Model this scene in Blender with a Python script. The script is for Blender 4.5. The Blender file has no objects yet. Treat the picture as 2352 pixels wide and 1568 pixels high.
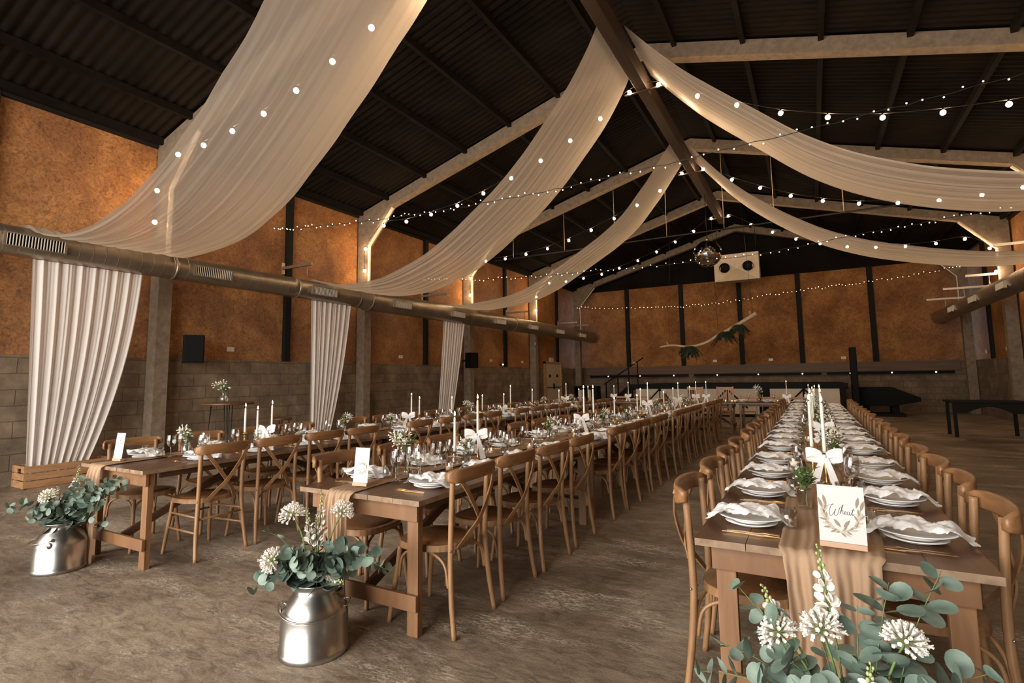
import bpy, bmesh, math, random
from math import sin, cos, pi, sqrt, radians
from mathutils import Vector, Matrix, noise as mnoise
random.seed(7)
SC = bpy.context.scene
COL = SC.collection
V = Vector

# ------------------------------------------------------------------ helpers
def tag(o, label=None, cat=None, group=None, kind=None):
    if label: o['label'] = label
    if cat: o['category'] = cat
    if group: o['group'] = group
    if kind: o['kind'] = kind
    return o

class MB:
    def __init__(s): s.v=[]; s.f=[]; s.m=[]; s.s=[]; s.mi=0
    def add(s, vs, fs, smooth=True):
        b=len(s.v); s.v += [tuple(p) for p in vs]
        for f in fs: s.f.append([b+i for i in f]); s.m.append(s.mi); s.s.append(smooth)
        return s
    def box(s, x0,x1,y0,y1,z0,z1, M=None, ch=0.0):
        if ch>0:
            bm=bmesh.new(); bmesh.ops.create_cube(bm,size=1)
            for v in bm.verts:
                v.co=V((x0 if v.co.x<0 else x1, y0 if v.co.y<0 else y1, z0 if v.co.z<0 else z1))
            bmesh.ops.bevel(bm,geom=bm.edges[:],offset=ch,segments=2,affect='EDGES',profile=.6)
            if M is not None: bmesh.ops.transform(bm,matrix=M,verts=bm.verts[:])
            bm.verts.index_update()
            s.add([v.co[:] for v in bm.verts],[[v.index for v in f.verts] for f in bm.faces],False); bm.free()
            return s
        vs=[V((x,y,z)) for x in (x0,x1) for y in (y0,y1) for z in (z0,z1)]
        if M is not None: vs=[M@v for v in vs]
        return s.add(vs,[(0,1,3,2),(4,6,7,5),(0,4,5,1),(2,3,7,6),(0,2,6,4),(1,5,7,3)],False)
    def tube(s, pts, r, n=8, cap=True, flat=1.0, up=None):
        pts=[V(p) for p in pts]; k=len(pts)
        rs=r if isinstance(r,(list,tuple)) else [r]*k
        T=[]
        for i in range(k):
            t=(pts[min(i+1,k-1)]-pts[max(i-1,0)]); T.append(t.normalized() if t.length>1e-9 else V((0,0,1)))
        u=V(up) if up else (V((1,0,0)) if abs(T[0].x)<.8 else V((0,1,0)))
        vs=[];fs=[]
        for i in range(k):
            u=(u-T[i]*u.dot(T[i])); u=u.normalized() if u.length>1e-6 else T[i].orthogonal().normalized()
            w=T[i].cross(u)
            for j in range(n):
                a=2*pi*j/n
                vs.append(pts[i]+u*cos(a)*rs[i]+w*sin(a)*rs[i]*flat)
        for i in range(k-1):
            for j in range(n):
                a=i*n+j;b=i*n+(j+1)%n; fs.append((a,b,b+n,a+n))
        if cap: fs.append(tuple(range(n-1,-1,-1))); fs.append(tuple((k-1)*n+j for j in range(n)))
        return s.add(vs,fs)
    def strip(s, pts, w, t, up):
        """flat bar following pts: width w along (tangent x up), thickness t along up"""
        pts=[V(p) for p in pts]; k=len(pts); vs=[];fs=[]
        ups=up if isinstance(up,list) else [up]*k
        ws=w if isinstance(w,list) else [w]*k
        for i in range(k):
            T=(pts[min(i+1,k-1)]-pts[max(i-1,0)]).normalized()
            U=V(ups[i]); U=(U-T*U.dot(T)).normalized(); W=T.cross(U)
            for a,b in ((-1,-1),(1,-1),(1,1),(-1,1)): vs.append(pts[i]+W*a*ws[i]/2+U*b*t/2)
        for i in range(k-1):
            for j in range(4):
                a=i*4+j;b=i*4+(j+1)%4; fs.append((a,b,b+4,a+4))
        fs.append((3,2,1,0)); fs.append(tuple((k-1)*4+j for j in range(4)))
        return s.add(vs,fs,False)
    def lathe(s, prof, n=24, c=(0,0,0), cap0=False, cap1=False):
        vs=[];fs=[];k=len(prof)
        for r,z in prof:
            for j in range(n):
                a=2*pi*j/n; vs.append((c[0]+r*cos(a),c[1]+r*sin(a),c[2]+z))
        for i in range(k-1):
            for j in range(n):
                a=i*n+j;b=i*n+(j+1)%n; fs.append((a,b,b+n,a+n))
        if cap0: fs.append(tuple(range(n-1,-1,-1)))
        if cap1: fs.append(tuple((k-1)*n+j for j in range(n)))
        return s.add(vs,fs)
    def grid(s, fn, nu, nv, smooth=True):
        vs=[fn(i/nu,j/nv) for i in range(nu+1) for j in range(nv+1)]
        fs=[(i*(nv+1)+j,(i+1)*(nv+1)+j,(i+1)*(nv+1)+j+1,i*(nv+1)+j+1) for i in range(nu) for j in range(nv)]
        return s.add(vs,fs,smooth)
    def ball(s, c, r, n=10, m=6, sq=(1,1,1)):
        vs=[(c[0],c[1],c[2]+r*sq[2])]; fs=[]
        for i in range(1,m):
            t=pi*i/m
            for j in range(n):
                a=2*pi*j/n; vs.append((c[0]+r*sq[0]*sin(t)*cos(a),c[1]+r*sq[1]*sin(t)*sin(a),c[2]+r*sq[2]*cos(t)))
        vs.append((c[0],c[1],c[2]-r*sq[2])); L=len(vs)-1
        for j in range(n): fs.append((0,1+j,1+(j+1)%n)); 
        for i in range(m-2):
            for j in range(n):
                a=1+i*n+j;b=1+i*n+(j+1)%n; fs.append((a,a+n,b+n,b))
        for j in range(n): fs.append((L,1+(m-2)*n+(j+1)%n,1+(m-2)*n+j))
        return s.add(vs,fs)
    def poly(s, pts, smooth=False): return s.add(pts,[tuple(range(len(pts)))],smooth)
    def prism(s, xz, y0, y1):
        n=len(xz); vs=[(x,y0,z) for x,z in xz]+[(x,y1,z) for x,z in xz]
        fs=[(i,(i+1)%n,(i+1)%n+n,i+n) for i in range(n)]+[tuple(range(n-1,-1,-1)),tuple(range(n,2*n))]
        return s.add(vs,fs,False)
    def build(s, name, mat, parent=None, loc=None, solid=0.0):
        me=bpy.data.meshes.new(name); me.from_pydata(s.v,[],s.f)
        mats=mat if isinstance(mat,(list,tuple)) else [mat]
        for m in mats: me.materials.append(m)
        me.polygons.foreach_set('material_index',s.m); me.polygons.foreach_set('use_smooth',s.s)
        me.validate(); me.update()
        o=bpy.data.objects.new(name,me); COL.objects.link(o)
        if parent: o.parent=parent
        if loc: o.location=loc
        if solid:
            md=o.modifiers.new('Solid','SOLIDIFY'); md.thickness=solid; md.offset=0
        return o

def fixn(o):
    bm=bmesh.new(); bm.from_mesh(o.data); bmesh.ops.recalc_face_normals(bm,faces=bm.faces[:]); bm.to_mesh(o.data); bm.free(); return o
def thing(name, label, cat, loc=(0,0,0), rz=0, group=None):
    o=bpy.data.objects.new(name,None); COL.objects.link(o); o.location=loc; o.rotation_euler=(0,0,rz)
    o.empty_display_size=.1
    return tag(o,label,cat,group)
def kids():
    d={}
    for o in bpy.data.objects:
        if o.parent: d.setdefault(o.parent.name,[]).append(o)
    return d
class Proto:
    """snapshot of a thing's tree so that copying never has to search the scene"""
    def __init__(s, root, parts): s.root=root; s.parts=parts; s.used=False   # parts: list of (obj, [subparts])
    def place(s, loc, rz=0, label=None, group=None, scale=None):
        if not s.used: s.used=True; r=s.root
        else:
            r=s.root.copy(); COL.objects.link(r)
            for p,subs in s.parts:
                c=p.copy(); COL.objects.link(c); c.parent=r
                for q in subs: d=q.copy(); COL.objects.link(d); d.parent=c
        r.location=loc; r.rotation_euler=(0,0,rz)
        if scale: r.scale=(scale,)*3
        if label: r['label']=label
        if group: r['group']=group
        return r
def struct(o): o['kind']='structure'; return o
def sm(pts, n=6):
    """catmull-rom smoothing of a polyline of tuples"""
    P=[V(p) for p in pts]; out=[]
    for i in range(len(P)-1):
        a=P[max(i-1,0)];b=P[i];c=P[i+1];d=P[min(i+2,len(P)-1)]
        for k in range(n):
            t=k/n; out.append(.5*((2*b)+(c-a)*t+(2*a-5*b+4*c-d)*t*t+(3*b-a-3*c+d)*t**3))
    out.append(P[-1]); return out
ORD=['first','second','third','fourth','fifth','sixth','seventh','eighth','ninth','tenth','eleventh','twelfth','thirteenth','fourteenth','fifteenth','sixteenth','seventeenth','eighteenth','nineteenth','twentieth']

# ------------------------------------------------------------------ materials
def nt(name):
    m=bpy.data.materials.new(name); m.use_nodes=True; t=m.node_tree; b=t.nodes['Principled BSDF']; return m,t,b
def N(t,kind,**kw):
    n=t.nodes.new('ShaderNode'+kind)
    for k,v in kw.items():
        if k in n.inputs: n.inputs[k].default_value=v
        else: setattr(n,k,v)
    return n
def rgb(c): return (c[0],c[1],c[2],1)
def plain(name,c,rough=.5,metal=0,**kw):
    m,t,b=nt(name); b.inputs['Base Color'].default_value=rgb(c); b.inputs['Roughness'].default_value=rough; b.inputs['Metallic'].default_value=metal
    for k,v in kw.items(): b.inputs[k].default_value=v
    return m
def ramp(t,fac,stops):
    r=t.nodes.new('ShaderNodeValToRGB'); e=r.color_ramp.elements
    e[0].position=stops[0][0]; e[0].color=rgb(stops[0][1]); e[1].position=stops[-1][0]; e[1].color=rgb(stops[-1][1])
    for p,c in stops[1:-1]: x=e.new(p); x.color=rgb(c)
    t.links.new(fac,r.inputs['Fac']); return r
def bump(t,b,h,strength=.3,dist=.01):
    n=t.nodes.new('ShaderNodeBump'); n.inputs['Strength'].default_value=strength; n.inputs['Distance'].default_value=dist
    t.links.new(h,n.inputs['Height']); t.links.new(n.outputs['Normal'],b.inputs['Normal']); return n
def coords(t,scale=(1,1,1),obj=True):
    c=t.nodes.new('ShaderNodeTexCoord'); m=t.nodes.new('ShaderNodeMapping'); m.inputs['Scale'].default_value=scale
    t.links.new(c.outputs['Object' if obj else 'Generated'],m.inputs['Vector']); return m.outputs['Vector']
def wood(name,dark,light,rough=.45,grain=(3,3,40),bs=.15,objvar=True):
    m,t,b=nt(name); v=coords(t,grain)
    if objvar:
        oi=t.nodes.new('ShaderNodeObjectInfo'); ad=N(t,'VectorMath',operation='ADD'); t.links.new(v,ad.inputs[0])
        mu=N(t,'Math',operation='MULTIPLY'); mu.inputs[1].default_value=37.; t.links.new(oi.outputs['Random'],mu.inputs[0]); t.links.new(mu.outputs[0],ad.inputs[1]); v=ad.outputs[0]
    n=N(t,'TexNoise',Scale=1.,Detail=5.,Roughness=.6,Distortion=.6); t.links.new(v,n.inputs['Vector'])
    r=ramp(t,n.outputs['Fac'],[(.25,dark),(.75,light)]); t.links.new(r.outputs['Color'],b.inputs['Base Color'])
    b.inputs['Roughness'].default_value=rough; bump(t,b,n.outputs['Fac'],bs,.003); return m

M={}
M['chair']=wood('chair_wood',(.20,.100,.042),(.39,.215,.100),.38,(22,22,4))
M['chair_end']=wood('rail_wood',(.18,.082,.031),(.35,.175,.074),.36,(5,26,26))
M['rattan']=wood('rattan_seat',(.12,.045,.015),(.25,.105,.037),.5,(60,60,60),.4)
M['oldwood']=wood('folding_chair_wood',(.30,.15,.065),(.46,.26,.13),.5,(14,14,4))
M['top']=wood('table_top_wood',(.055,.021,.009),(.16,.066,.027),.42,(14,1.3,14),.12)
M['tedge']=wood('table_edge_wood',(.15,.085,.045),(.36,.25,.155),.6,(14,14,14),.3)
M['frame']=wood('table_frame_wood',(.145,.066,.027),(.27,.135,.060),.5,(6,6,2),.1)
M['tleg']=wood('table_leg_wood',(.155,.073,.030),(.30,.155,.070),.5,(20,20,2),.1)
M['brace']=wood('dark_brace_wood',(.05,.022,.010),(.10,.045,.02),.5,(6,6,6),.1)
M['crate']=wood('crate_wood',(.27,.13,.055),(.48,.27,.13),.6,(20,3,20),.2)
M['slice']=wood('slice_wood',(.16,.08,.04),(.40,.24,.13),.6,(30,30,6),.3)
M['block']=wood('card_block_wood',(.45,.27,.17),(.58,.38,.25),.5,(3,30,30),.1)
M['beamwood']=wood('ridge_wood',(.024,.012,.006),(.060,.029,.015),.6,(12,1,12),.3)
M['brownwood']=wood('stage_beam_wood',(.075,.038,.02),(.15,.08,.045),.6,(1,12,12),.3)
M['black']=plain('black_paint',(.006,.006,.005),.5)
M['blacksteel']=plain('black_steel',(.010,.010,.009),.45,.3)
M['darkpost']=plain('dark_post',(.013,.012,.010),.6)
M['gold']=plain('gold_metal',(.80,.50,.22),.25,1.0)
M['brass']=plain('brass',(.62,.40,.16),.3,1.0)
M['screw']=plain('steel_bolt',(.5,.42,.35),.35,1.0)
M['china']=plain('white_china',(.90,.88,.85),.22)
M['napkin']=plain('napkin_cloth',(.92,.91,.90),.9)
M['ribbon']=plain('white_ribbon',(.88,.85,.82),.45)
M['wax']=plain('white_wax',(.86,.80,.70),.45,**{'Subsurface Weight':.3})
M['card']=plain('card_paper',(.60,.59,.57),.8)
M['ink']=plain('card_ink',(.05,.05,.055),.6)
M['inkleaf']=plain('leaf_print',(.27,.215,.16),.8)
M['inkleaf2']=plain('leaf_print_pale',(.46,.40,.32),.8)
M['socket']=plain('white_plastic',(.60,.52,.42),.4)
M['wire']=plain('dark_cable',(.012,.010,.008),.5)
M['whitemetal']=plain('white_painted_metal',(.70,.62,.50),.4)
M['panel']=wood('pale_panel',(.50,.42,.32),(.60,.51,.40),.7,(2,2,2),.1)
M['stemg']=plain('green_stem',(.13,.20,.06),.5)
M['petal']=plain('white_petal',(.86,.80,.72),.6,**{'Subsurface Weight':.1})
M['bud']=plain('bud_green',(.42,.46,.20),.6)
M['rose']=plain('cream_rose',(.84,.76,.62),.6)
M['fern']=plain('dark_fern',(.020,.032,.014),.6)
def leafmat(name,a,b2):
    m,t,b=nt(name); oi=t.nodes.new('ShaderNodeObjectInfo'); v=coords(t,(14,14,14))
    n=N(t,'TexNoise',Scale=1.,Detail=3.); t.links.new(v,n.inputs['Vector'])
    r=ramp(t,n.outputs['Fac'],[(.3,a),(.7,b2)]); t.links.new(r.outputs['Color'],b.inputs['Base Color']); b.inputs['Roughness'].default_value=.55
    return m
M['euc']=leafmat('eucalyptus_leaf',(.085,.135,.102),(.235,.305,.25))
M['green']=leafmat('green_leaf',(.05,.10,.025),(.14,.22,.06))
# floor
def floor_mat():
    m,t,b=nt('worn_concrete'); v=coords(t,(1,1,1))
    n1=N(t,'TexNoise',Scale=.55,Detail=8.,Roughness=.62,Distortion=.8); n2=N(t,'TexNoise',Scale=7.,Detail=8.,Roughness=.75,Distortion=1.2); n3=N(t,'TexNoise',Scale=90.,Detail=2.)
    v2=coords(t,(.9,2.6,1)); 
    for n in (n1,n3): t.links.new(v,n.inputs['Vector'])
    t.links.new(v2,n2.inputs['Vector'])
    r1=ramp(t,n1.outputs['Fac'],[(.32,(.105,.073,.047)),(.5,(.215,.160,.110)),(.70,(.36,.285,.205))])
    r2=ramp(t,n2.outputs['Fac'],[(.36,(.45,.43,.41)),(.50,(.95,.95,.95)),(.62,(1.35,1.35,1.35))])
    mx=N(t,'MixRGB',blend_type='MULTIPLY'); mx.inputs['Fac'].default_value=.8; t.links.new(r1.outputs['Color'],mx.inputs[1]); t.links.new(r2.outputs['Color'],mx.inputs[2])
    n4=N(t,'TexNoise',Scale=1.15,Detail=5.,Roughness=.6,Distortion=.5); t.links.new(v2,n4.inputs['Vector']); n5=N(t,'TexNoise',Scale=22.,Detail=6.,Roughness=.8,Distortion=1.); t.links.new(v2,n5.inputs['Vector'])
    q4=ramp(t,n4.outputs['Fac'],[(.50,(0,0,0)),(.66,(1,1,1))]); q5=ramp(t,n5.outputs['Fac'],[(.47,(0,0,0)),(.58,(1,1,1))]); mm=N(t,'Math',operation='MULTIPLY'); t.links.new(q4.outputs['Color'],mm.inputs[0]); t.links.new(q5.outputs['Color'],mm.inputs[1])
    sc=N(t,'MixRGB',blend_type='MIX'); sc.inputs[2].default_value=(.58,.50,.39,1); t.links.new(mm.outputs[0],sc.inputs['Fac']); t.links.new(mx.outputs[0],sc.inputs[1]); mx=sc
    r3=ramp(t,n3.outputs['Fac'],[(.35,(.75,.75,.75)),(.65,(1.2,1.2,1.2))]); mx2=N(t,'MixRGB',blend_type='MULTIPLY'); mx2.inputs['Fac'].default_value=.7
    t.links.new(mx.outputs[0],mx2.inputs[1]); t.links.new(r3.outputs['Color'],mx2.inputs[2]); t.links.new(mx2.outputs[0],b.inputs['Base Color'])
    rr=ramp(t,n2.outputs['Fac'],[(.3,(.5,.5,.5)),(.7,(.72,.72,.72))]); t.links.new(rr.outputs['Color'],b.inputs['Roughness'])
    bump(t,b,n2.outputs['Fac'],.25,.01); return m
M['floor']=floor_mat()
def block_mat(axis):
    m,t,b=nt('concrete_block_'+axis); c=t.nodes.new('ShaderNodeTexCoord'); sp=N(t,'SeparateXYZ'); t.links.new(c.outputs['Object'],sp.inputs[0])
    cb=N(t,'CombineXYZ'); t.links.new(sp.outputs['Y' if axis=='side' else 'X'],cb.inputs['X']); t.links.new(sp.outputs['Z'],cb.inputs['Y'])
    nz=N(t,'TexNoise',Scale=3.5,Detail=4.); t.links.new(c.outputs['Object'],nz.inputs['Vector'])
    wob=N(t,'VectorMath',operation='SCALE'); wob.inputs['Scale'].default_value=.035; t.links.new(nz.outputs['Color'],wob.inputs[0])
    ad=N(t,'VectorMath',operation='ADD'); t.links.new(cb.outputs[0],ad.inputs[0]); t.links.new(wob.outputs[0],ad.inputs[1])
    br=N(t,'TexBrick'); br.inputs['Scale'].default_value=1; br.inputs['Brick Width'].default_value=.45; br.inputs['Row Height'].default_value=.225; br.inputs['Mortar Size'].default_value=.008; br.inputs['Mortar Smooth'].default_value=.6
    br.inputs['Color1'].default_value=(.135,.094,.058,1); br.inputs['Color2'].default_value=(.172,.124,.080,1); br.inputs['Mortar'].default_value=(.092,.064,.041,1); t.links.new(ad.outputs[0],br.inputs['Vector'])
    n2=N(t,'TexNoise',Scale=2.2,Detail=9.,Roughness=.7); t.links.new(c.outputs['Object'],n2.inputs['Vector'])
    r=ramp(t,n2.outputs['Fac'],[(.3,(.42,.40,.38)),(.5,(1,1,1)),(.70,(1.7,1.7,1.65))])
    mx=N(t,'MixRGB',blend_type='MULTIPLY'); mx.inputs['Fac'].default_value=.85; t.links.new(br.outputs['Color'],mx.inputs[1]); t.links.new(r.outputs['Color'],mx.inputs[2]); t.links.new(mx.outputs[0],b.inputs['Base Color'])
    b.inputs['Roughness'].default_value=.85
    n3=N(t,'TexNoise',Scale=60.,Detail=4.); t.links.new(c.outputs['Object'],n3.inputs['Vector'])
    h=N(t,'Math',operation='MULTIPLY_ADD'); h.inputs[1].default_value=.3; t.links.new(n3.outputs['Fac'],h.inputs[0]); inv=N(t,'Math',operation='MULTIPLY'); inv.inputs[1].default_value=-1.; t.links.new(br.outputs['Fac'],inv.inputs[0]); t.links.new(inv.outputs[0],h.inputs[2])
    bump(t,b,h.outputs[0],.55,.015); return m
M['blockside']=block_mat('side'); M['blockend']=block_mat('end')
def osb():
    m,t,b=nt('orange_board'); v=coords(t,(1,1,1))
    n1=N(t,'TexNoise',Scale=1.1,Detail=7.,Roughness=.65,Distortion=.5); n2=N(t,'TexNoise',Scale=14.,Detail=6.,Roughness=.7,Distortion=1.5); vo=N(t,'TexVoronoi',Scale=26.); 
    for n in (n1,n2): t.links.new(v,n.inputs['Vector'])
    ad=N(t,'VectorMath',operation='MULTIPLY_ADD'); ad.inputs[1].default_value=(.35,.35,.35); t.links.new(n2.outputs['Color'],ad.inputs[0]); t.links.new(v,ad.inputs[2]); t.links.new(ad.outputs[0],vo.inputs['Vector'])
    r1=ramp(t,n1.outputs['Fac'],[(.28,(.165,.062,.017)),(.5,(.30,.125,.036)),(.72,(.47,.225,.070))])
    r2=ramp(t,n2.outputs['Fac'],[(.36,(.45,.40,.36)),(.5,(1,1,1)),(.64,(1.55,1.5,1.4))])
    mx=N(t,'MixRGB',blend_type='MULTIPLY'); mx.inputs['Fac'].default_value=.8; t.links.new(r1.outputs['Color'],mx.inputs[1]); t.links.new(r2.outputs['Color'],mx.inputs[2]); t.links.new(mx.outputs[0],b.inputs['Base Color'])
    b.inputs['Roughness'].default_value=.46; b.inputs['Specular IOR Level'].default_value=.42
    h=N(t,'Math',operation='ADD'); t.links.new(vo.outputs['Distance'],h.inputs[0]); t.links.new(n2.outputs['Fac'],h.inputs[1]); bump(t,b,h.outputs[0],.6,.012); return m
M['osb']=osb()
def dull(*ns):
    for n in ns: M[n].node_tree.nodes['Principled BSDF'].inputs['Specular IOR Level'].default_value=.08
def noisy(name,a,c,rough,scale=6.,bs=.3,metal=0.):
    m,t,b=nt(name); v=coords(t); n=N(t,'TexNoise',Scale=scale,Detail=7.,Roughness=.65); t.links.new(v,n.inputs['Vector'])
    r=ramp(t,n.outputs['Fac'],[(.3,a),(.7,c)]); t.links.new(r.outputs['Color'],b.inputs['Base Color']); b.inputs['Roughness'].default_value=rough; b.inputs['Metallic'].default_value=metal
    bump(t,b,n.outputs['Fac'],bs,.01); return m
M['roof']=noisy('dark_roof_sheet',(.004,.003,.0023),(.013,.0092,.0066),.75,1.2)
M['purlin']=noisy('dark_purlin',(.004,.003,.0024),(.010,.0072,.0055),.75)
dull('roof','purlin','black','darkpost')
M['concrete']=noisy('frame_concrete',(.135,.098,.064),(.245,.185,.128),.8,9.,.4)
M['duct']=noisy('galvanised_duct',(.27,.22,.165),(.40,.335,.255),.36,2.5,.05,.8)
M['churn']=noisy('churn_aluminium',(.36,.35,.33),(.52,.51,.48),.30,5.,.10,1.)
M['acm']=noisy('heater_metal',(.50,.40,.28),(.60,.49,.35),.5,5.,.05,.2)
M['branch']=noisy('pale_branch',(.38,.27,.17),(.60,.46,.32),.8,10.,.4)
def cloth(name,c,trans,transl=.45,weave=0):
    m=bpy.data.materials.new(name); m.use_nodes=True; t=m.node_tree; t.nodes.clear()
    out=t.nodes.new('ShaderNodeOutputMaterial'); d=N(t,'BsdfDiffuse'); tl=N(t,'BsdfTranslucent'); tr=N(t,'BsdfTransparent')
    d.inputs['Color'].default_value=rgb(c); tl.inputs['Color'].default_value=rgb(c)
    a=N(t,'MixShader'); a.inputs[0].default_value=transl; t.links.new(d.outputs[0],a.inputs[1]); t.links.new(tl.outputs[0],a.inputs[2])
    b=N(t,'MixShader'); b.inputs[0].default_value=trans; t.links.new(a.outputs[0],b.inputs[1]); t.links.new(tr.outputs[0],b.inputs[2]); t.links.new(b.outputs[0],out.inputs['Surface'])
    v=coords(t,(70,70,70)); n=N(t,'TexNoise',Scale=1.,Detail=4.); t.links.new(v,n.inputs['Vector']); bp=t.nodes.new('ShaderNodeBump'); bp.inputs['Strength'].default_value=.15; bp.inputs['Distance'].default_value=.004
    t.links.new(n.outputs['Fac'],bp.inputs['Height']); t.links.new(bp.outputs[0],d.inputs['Normal']); return m
M['drape']=cloth('sheer_drape',(.79,.71,.625),.20,.5)
M['curtain']=cloth('sheer_curtain',(.92,.87,.82),.10,.30)
M['runner']=cloth('gauze_runner',(.50,.335,.215),.04,.15)
def glass():
    m=bpy.data.materials.new('clear_glass'); m.use_nodes=True; t=m.node_tree; t.nodes.clear()
    out=t.nodes.new('ShaderNodeOutputMaterial'); g=N(t,'BsdfGlossy'); g.inputs['Roughness'].default_value=.02; g.inputs['Color'].default_value=(1,1,1,1)
    tr=N(t,'BsdfTransparent'); tr.inputs['Color'].default_value=(.90,.89,.87,1)
    lw=N(t,'LayerWeight'); lw.inputs['Blend'].default_value=.32; mp=N(t,'Math',operation='MULTIPLY_ADD'); mp.inputs[1].default_value=.9; mp.inputs[2].default_value=.06; t.links.new(lw.outputs['Facing'],mp.inputs[0])
    mx=N(t,'MixShader'); t.links.new(mp.outputs[0],mx.inputs[0]); t.links.new(tr.outputs[0],mx.inputs[1]); t.links.new(g.outputs[0],mx.inputs[2]); t.links.new(mx.outputs[0],out.inputs['Surface']); return m
M['glass']=glass()
def emit(name,c,s):
    m=bpy.data.materials.new(name); m.use_nodes=True; t=m.node_tree; t.nodes.clear(); out=t.nodes.new('ShaderNodeOutputMaterial'); e=N(t,'Emission'); e.inputs['Color'].default_value=rgb(c); e.inputs['Strength'].default_value=s; t.links.new(e.outputs[0],out.inputs['Surface']); return m
BULB_S=200.
M['bulb']=emit('festoon_bulb',(1,.68,.39),BULB_S)
M['fairy']=emit('fairy_bulb',(1,.70,.40),16.)
M['flame']=emit('candle_flame',(1,.62,.28),22.)
M['spot']=emit('rail_light',(1,.8,.55),3.)
M['mirror']=plain('mirror_tile',(.75,.75,.74),.05,1.0)
M['kraft']=plain('tealight_wax',(.80,.62,.45),.5,**{'Subsurface Weight':.2})

# ------------------------------------------------------------------ dimensions
XL,XR,YB,YF=-9.8,4.9,24.3,-3.9
XC=-2.45; ZE=5.5
def roof_z(x): return 7.77-.29*abs(x-XC)
# ------------------------------------------------------------------ shell
mb=MB(); mb.box(XL-.4,XR+.4,YF-3,YB+.4,-.2,0); struct(mb.build('floor',M['floor']))
mb=MB(); mb.box(XL-.3,XL,YF,YB+.3,0,1.82); w=mb.build('wall_left',M['blockside']); struct(w)
mb=MB(); mb.box(XL-.3,XL-.03,YF,YB,1.82,5.9); struct(mb.build('wall_left_boarding',M['osb'])).name='wall_left_upper'
mb=MB(); mb.box(XR,XR+.3,YF,YB+.3,0,1.82); struct(mb.build('wall_right',M['blockside']))
mb=MB(); mb.box(XR+.03,XR+.3,YF,YB,1.82,5.9); struct(mb.build('wall_right_upper',M['osb']))
mb=MB(); mb.box(XL,XR,YB,YB+.3,0,1.85); struct(mb.build('wall_back',M['blockend']))
mb=MB(); mb.box(XL,XR,YB+.03,YB+.3,1.85,5.5); struct(mb.build('wall_back_upper',M['osb']))
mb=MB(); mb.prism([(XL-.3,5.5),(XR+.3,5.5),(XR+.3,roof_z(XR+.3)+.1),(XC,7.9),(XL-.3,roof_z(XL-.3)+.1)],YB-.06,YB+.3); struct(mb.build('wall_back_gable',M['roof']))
# front wall behind the photographer, with the open barn door on its left side
DX0,DX1,DZ=-9.4,0.2,5.4
mb=MB(); mb.box(XL-.3,DX0,YF-.3,YF,0,5.6); mb.box(DX1,XR+.3,YF-.3,YF,0,5.6); mb.box(DX0,DX1,YF-.3,YF,DZ,5.6)
mb.prism([(XL-.3,5.5),(XR+.3,5.5),(XC,7.9)],YF-.3,YF); struct(mb.build('wall_front',M['blockend']))
mb=MB()
def rf(side):
    x0=XC; x1=(XL-.3 if side<0 else XR+.3)
    ny=int((YB+.3-YF+.3)/.0292)
    def fn(u,v):
        x=x0+(x1-x0)*u; y=YF-.3+(YB+.6-YF)*v
        return (x,y,roof_z(x)+.02*cos(2*pi*y/.146))
    return fn
mb.grid(rf(-1),1,1000); mb.grid(rf(1),1,1000)
mb.prism([(XL-.5,roof_z(XL-.5)+.1),(XC,7.87),(XR+.5,roof_z(XR+.5)+.1),(XR+.5,roof_z(XR+.5)+.25),(XC,8.05),(XL-.5,roof_z(XL-.5)+.25)],YF-.3,YB+.3)
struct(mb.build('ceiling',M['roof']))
# purlins along the roof
k=0
for side in (-1,1):
    for d in (.6,1.75,2.9,4.05,5.2,6.35,7.2):
        x=XC+side*d; z=roof_z(x)-.1
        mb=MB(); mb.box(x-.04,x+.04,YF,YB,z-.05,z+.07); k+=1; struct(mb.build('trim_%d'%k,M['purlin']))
# portal frames
FY=[.25,4.9,9.65,14.3,18.95,23.6]
for fy in FY:
    for side in (-1,1):
        X=lambda d: XC+side*d          # d: distance from ridge
        H=7.35
        def so(d): return 7.41-.281*d
        def tp(d): return 7.70-.29*d
        poly=[(X(H-.02),0),(X(H-.28),0),(X(H-.28),4.75),(X(H-1.05),so(H-1.05)),(X(0),so(0)),(X(0),tp(0)),(X(H-.02),tp(H-.02))]
        mb=MB(); mb.prism(poly,fy-.11,fy+.11); k+=1
        o=struct(mb.build('trim_%d'%k,M['concrete'])); fixn(o)
for fy in FY[1:]:
    for side in (-1,1):
        def Q(d,z): return (XC+side*d,fy,z)
        mb=MB(); mb.strip([Q(7.052,3.62),Q(7.052,4.755),Q(6.29,5.615)],.07,.03,(side,0,.6)); k+=1; struct(mb.build('trim_%d'%k,M['whitemetal']))
# dark posts
def post(x0,x1,y0,y1,z0,z1):
    global k
    mb=MB(); mb.box(x0,x1,y0,y1,z0,z1); k+=1; struct(mb.build('trim_%d'%k,M['darkpost']))
for y in (2.62,7.52,12.25,16.9,21.5):
    post(XL-.03,XL+.06,y-.07,y+.07,1.82,5.6); post(XR-.06,XR+.03,y-.07,y+.07,1.82,5.6)
for x in (-7.41,-4.93,-2.52,-.30,2.14): post(x-.09,x+.09,YB-.08,YB+.03,1.85,5.5)
# eaves trim over boards
post(XL-.03,XL+.05,YF,YB-.1,5.5,5.62); post(XR-.05,XR+.03,YF,YB-.1,5.5,5.62)
mb=MB(); mb.box(XL+.3,XR-.3,YB-.06,YB,1.50,1.86); struct(mb.build('trim_90',M['brownwood']))

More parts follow.
